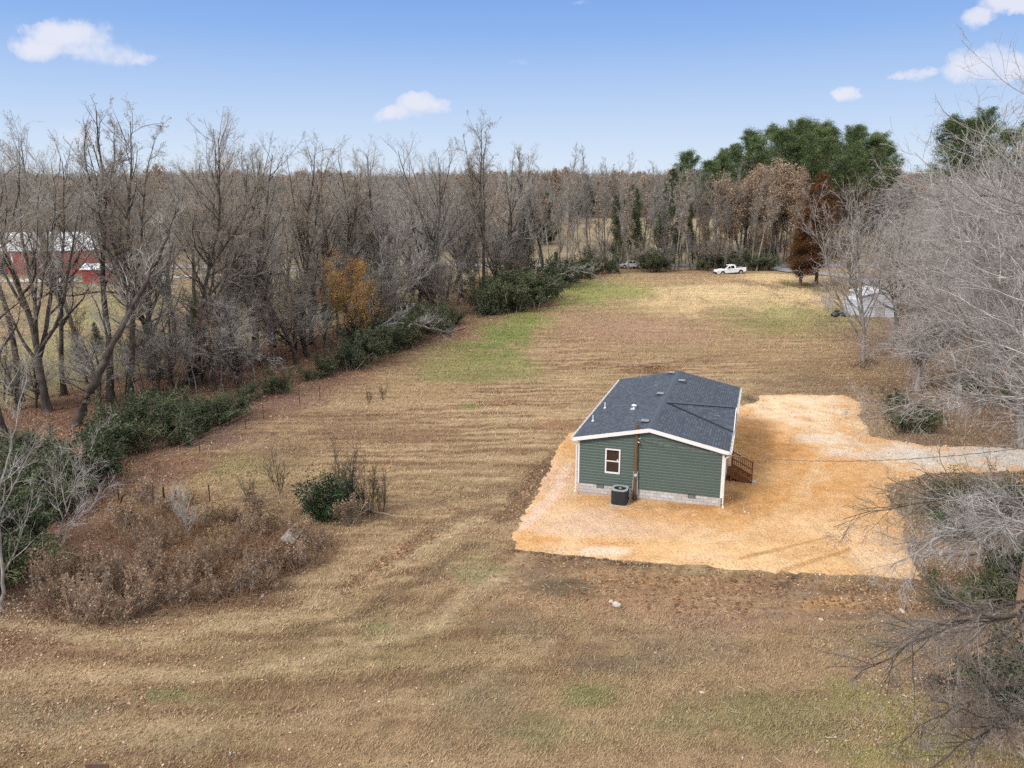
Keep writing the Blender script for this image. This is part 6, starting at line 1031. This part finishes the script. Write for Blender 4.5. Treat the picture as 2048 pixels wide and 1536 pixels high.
    for i, (px, py, hh, lean) in enumerate([(283, 1003, .9, .1), (305, 998, .95, .15), (328, 996, .85, 0), (350, 1000, .55, .1), (240, 1006, .7, .5), (512, 1018, 1.15, -.3), ]):
        x, y, z = G(px, py); m = MB(); m.tube([(0, 0, -.2), (lean * .3, 0, hh * .5), (lean, .03, hh)], [.07, .06, .045], OLD, 7); setup(m.build('fence_post', loc=(x, y, z)), {4: 'dark rotten post leaning at the left end of the old fence line', 5: 'thick dark rotten post leaning left in the middle of the weeds'}.get(i, 'dark rotten post of the old fence behind the brush'), 'post', None if i in (4, 5) else 'rotten posts behind the brush')
    WR = simple('rusty_wire', (.26, .24, .22), (.16, .13, .11), 4, .6, .3)
    def wires(name, L, hs, label, post_every, th, pr):
        h = empty(name, G(*L[0])); o0 = np.array(G(*L[0])); setup(h, label, 'fence'); P = [np.array(G(*p)) - o0 for p in L]
        for hz in hs: m = MB(); m.tube([p + np.array([0, 0, hz]) for p in P], th, WR, 5); m.build('wire', h)
        for p in P[::post_every]: m = MB(); m.tube([p - np.array([0, 0, .2]), p + np.array([0, 0, hs[0] + .08])], pr, OLD, 6); m.build('post', h)
    wires('wire_fence', [(150, 1010), (228, 990), (400, 905), (492, 858), (527, 838), (600, 815), (640, 800)], [1.1, .75, .4], 'thin wire fence running along the front of the left undergrowth', 1, .009, .03)
    wires('wire_fence', [(238, 1000), (330, 1002), (420, 1004), (520, 1012), (640, 1020)], [.95, .5], 'slack wire of the old fence line behind the weeds', 2, .007, .04)
    # survey stakes and the board corner at the bottom edge
    for px, py, hh, lb in [(463, 1541, .55, 'thin rusty survey stake at the bottom edge, left half'), (1482, 1545, .45, 'rusty survey stake with white cap at the bottom edge, right half')]:
        x, y, z = G(px, py); m = MB(); m.tube([(0, 0, -.1), (.01, 0, hh)], .014, simple('rust', (.26, .11, .06), (.18, .08, .05)), 6); o = m.build('survey_stake', loc=(x, y, z)); m = MB(); m.tube([(.01, 0, hh), (.01, 0, hh + .07)], .022, BAGW, 8); m.build('cap', o); setup(o, lb, 'stake')
    x, y, z = G(198, 1560); m = MB(); m.box((-.34, -.02, 0), (.34, .03, .55), simple('brown_board', (.15, .09, .065), (.10, .06, .045), 4)); setup(m.build('wooden_board', loc=(x, y, z)), 'brown board end poking in at the bottom left', 'board')
    # dark heap beside the white shed
    TB = simple('black_bag', (.018, .019, .022), (.03, .03, .034), 6, .35, .5)
    for i, (px, py, s) in enumerate([(1668, 633, .55), (1680, 631, .6), (1692, 633, .5), (1674, 625, .5)]): blob('rubbish_bag', px, py, (s, s * .8, s * .6), TB, 'black rubbish bag in the heap left of the white shed', 'bag', 0, 30 + i)['group'] = 'black bags beside the white shed'
debris()

def twig_litter():
    rs = np.random.RandomState(44); P = []
    for (px, py, rx, ry, n) in [(1350, 1190, 330, 60, 320), (1250, 1280, 260, 70, 220), (1550, 1300, 300, 110, 260), (1100, 1180, 110, 60, 120), (1750, 1400, 200, 120, 200), (1040, 960, 60, 60, 40), (1500, 1450, 500, 70, 160)]:
        for k in range(n // 4):
            a = rs.rand() * 6.28; q = math.sqrt(rs.rand()); p = G(px + rx * q * math.cos(a), py + ry * q * math.sin(a))
            for j in range(4): P.append((p[0] + rs.normal(0, .5), p[1] + rs.normal(0, .5)))
    P = np.array(P); n = len(P); P0 = np.stack((P[:, 0], P[:, 1], tz(P[:, 0], P[:, 1]) + .04), -1); an = rs.rand(n) * 6.28; D = np.stack((np.cos(an), np.sin(an), rs.normal(0, .08, n)), -1); Pl, Rl = grow(rs, P0, D, rs.uniform(.08, .5, n) ** 1.3, rs.uniform(.006, .014, n), np.full(n, .004), 3, .2, -.01)
    V, Q = tubes([(Pl, Rl, 4)]); cc = np.repeat(np.array([(.50, .42, .32), (.36, .28, .20), (.60, .54, .45), (.2, .14, .1)])[rs.randint(0, 4, n)], 16, 0); setup(mk('twig_litter', npmesh('twig_litter', V, Q, mats=[LEAFM], col=cc)), kind='stuff')
    # clods of turned soil on the bare strip and along the tracks
    C = []
    for pts, w, m in [([(1030, 1120), (1200, 1140), (1450, 1165), (1700, 1180), (1850, 1200)], 2.2, 1500), ([(1140, 1180), (1330, 1200), (1560, 1200)], 2.0, 700), ([(1120, 905), (1075, 960), (1010, 1040)], .8, 700), ([(870, 1060), (780, 1120), (690, 1180)], .7, 600), ([(1250, 742), (1340, 738)], 1.2, 500), ([(980, 808), (1040, 806)], .8, 200), ([(320, 1150), (400, 1080), (520, 1060)], 1.0, 800), ([(380, 1130), (460, 1100)], .9, 500)]:
        g_ = gp(pts); 
        for k in range(m): i = rs.randint(0, len(g_) - 1); t = rs.rand(); C.append((g_[i][0] + (g_[i + 1][0] - g_[i][0]) * t + rs.normal(0, w * .5), g_[i][1] + (g_[i + 1][1] - g_[i][1]) * t + rs.normal(0, w * .5)))
    C = np.array(C); sdv = poly_sd(C[:, 0], C[:, 1], PAD); C = C[sdv > .2]; n = len(C); C = np.stack((C[:, 0], C[:, 1], tz(C[:, 0], C[:, 1]) + .02), -1); s = rs.uniform(.02, .09, (n, 1, 1)) * (1 + C[:, 1].reshape(-1, 1, 1) * .004); base = np.array([[1, 0, -.2], [0, 1, -.2], [-1, 0, -.2], [0, -1, -.2], [0, 0, .7]], float); V = (C[:, None] + (base[None] + rs.normal(0, .25, (n, 5, 3))) * s).reshape(-1, 3)
    T = (np.arange(n)[:, None, None] * 5 + np.array([[0, 1, 4], [1, 2, 4], [2, 3, 4], [3, 0, 4]])[None]).reshape(-1, 3); cols = np.array([(.33, .20, .115), (.26, .155, .09), (.42, .27, .15), (.20, .12, .07)])[rs.randint(0, 4, n)]; setup(mk('soil_clods', npmesh('soil_clods', V, None, T, mats=[LEAFM], col=np.repeat(cols, 5, 0))), kind='stuff')
twig_litter()
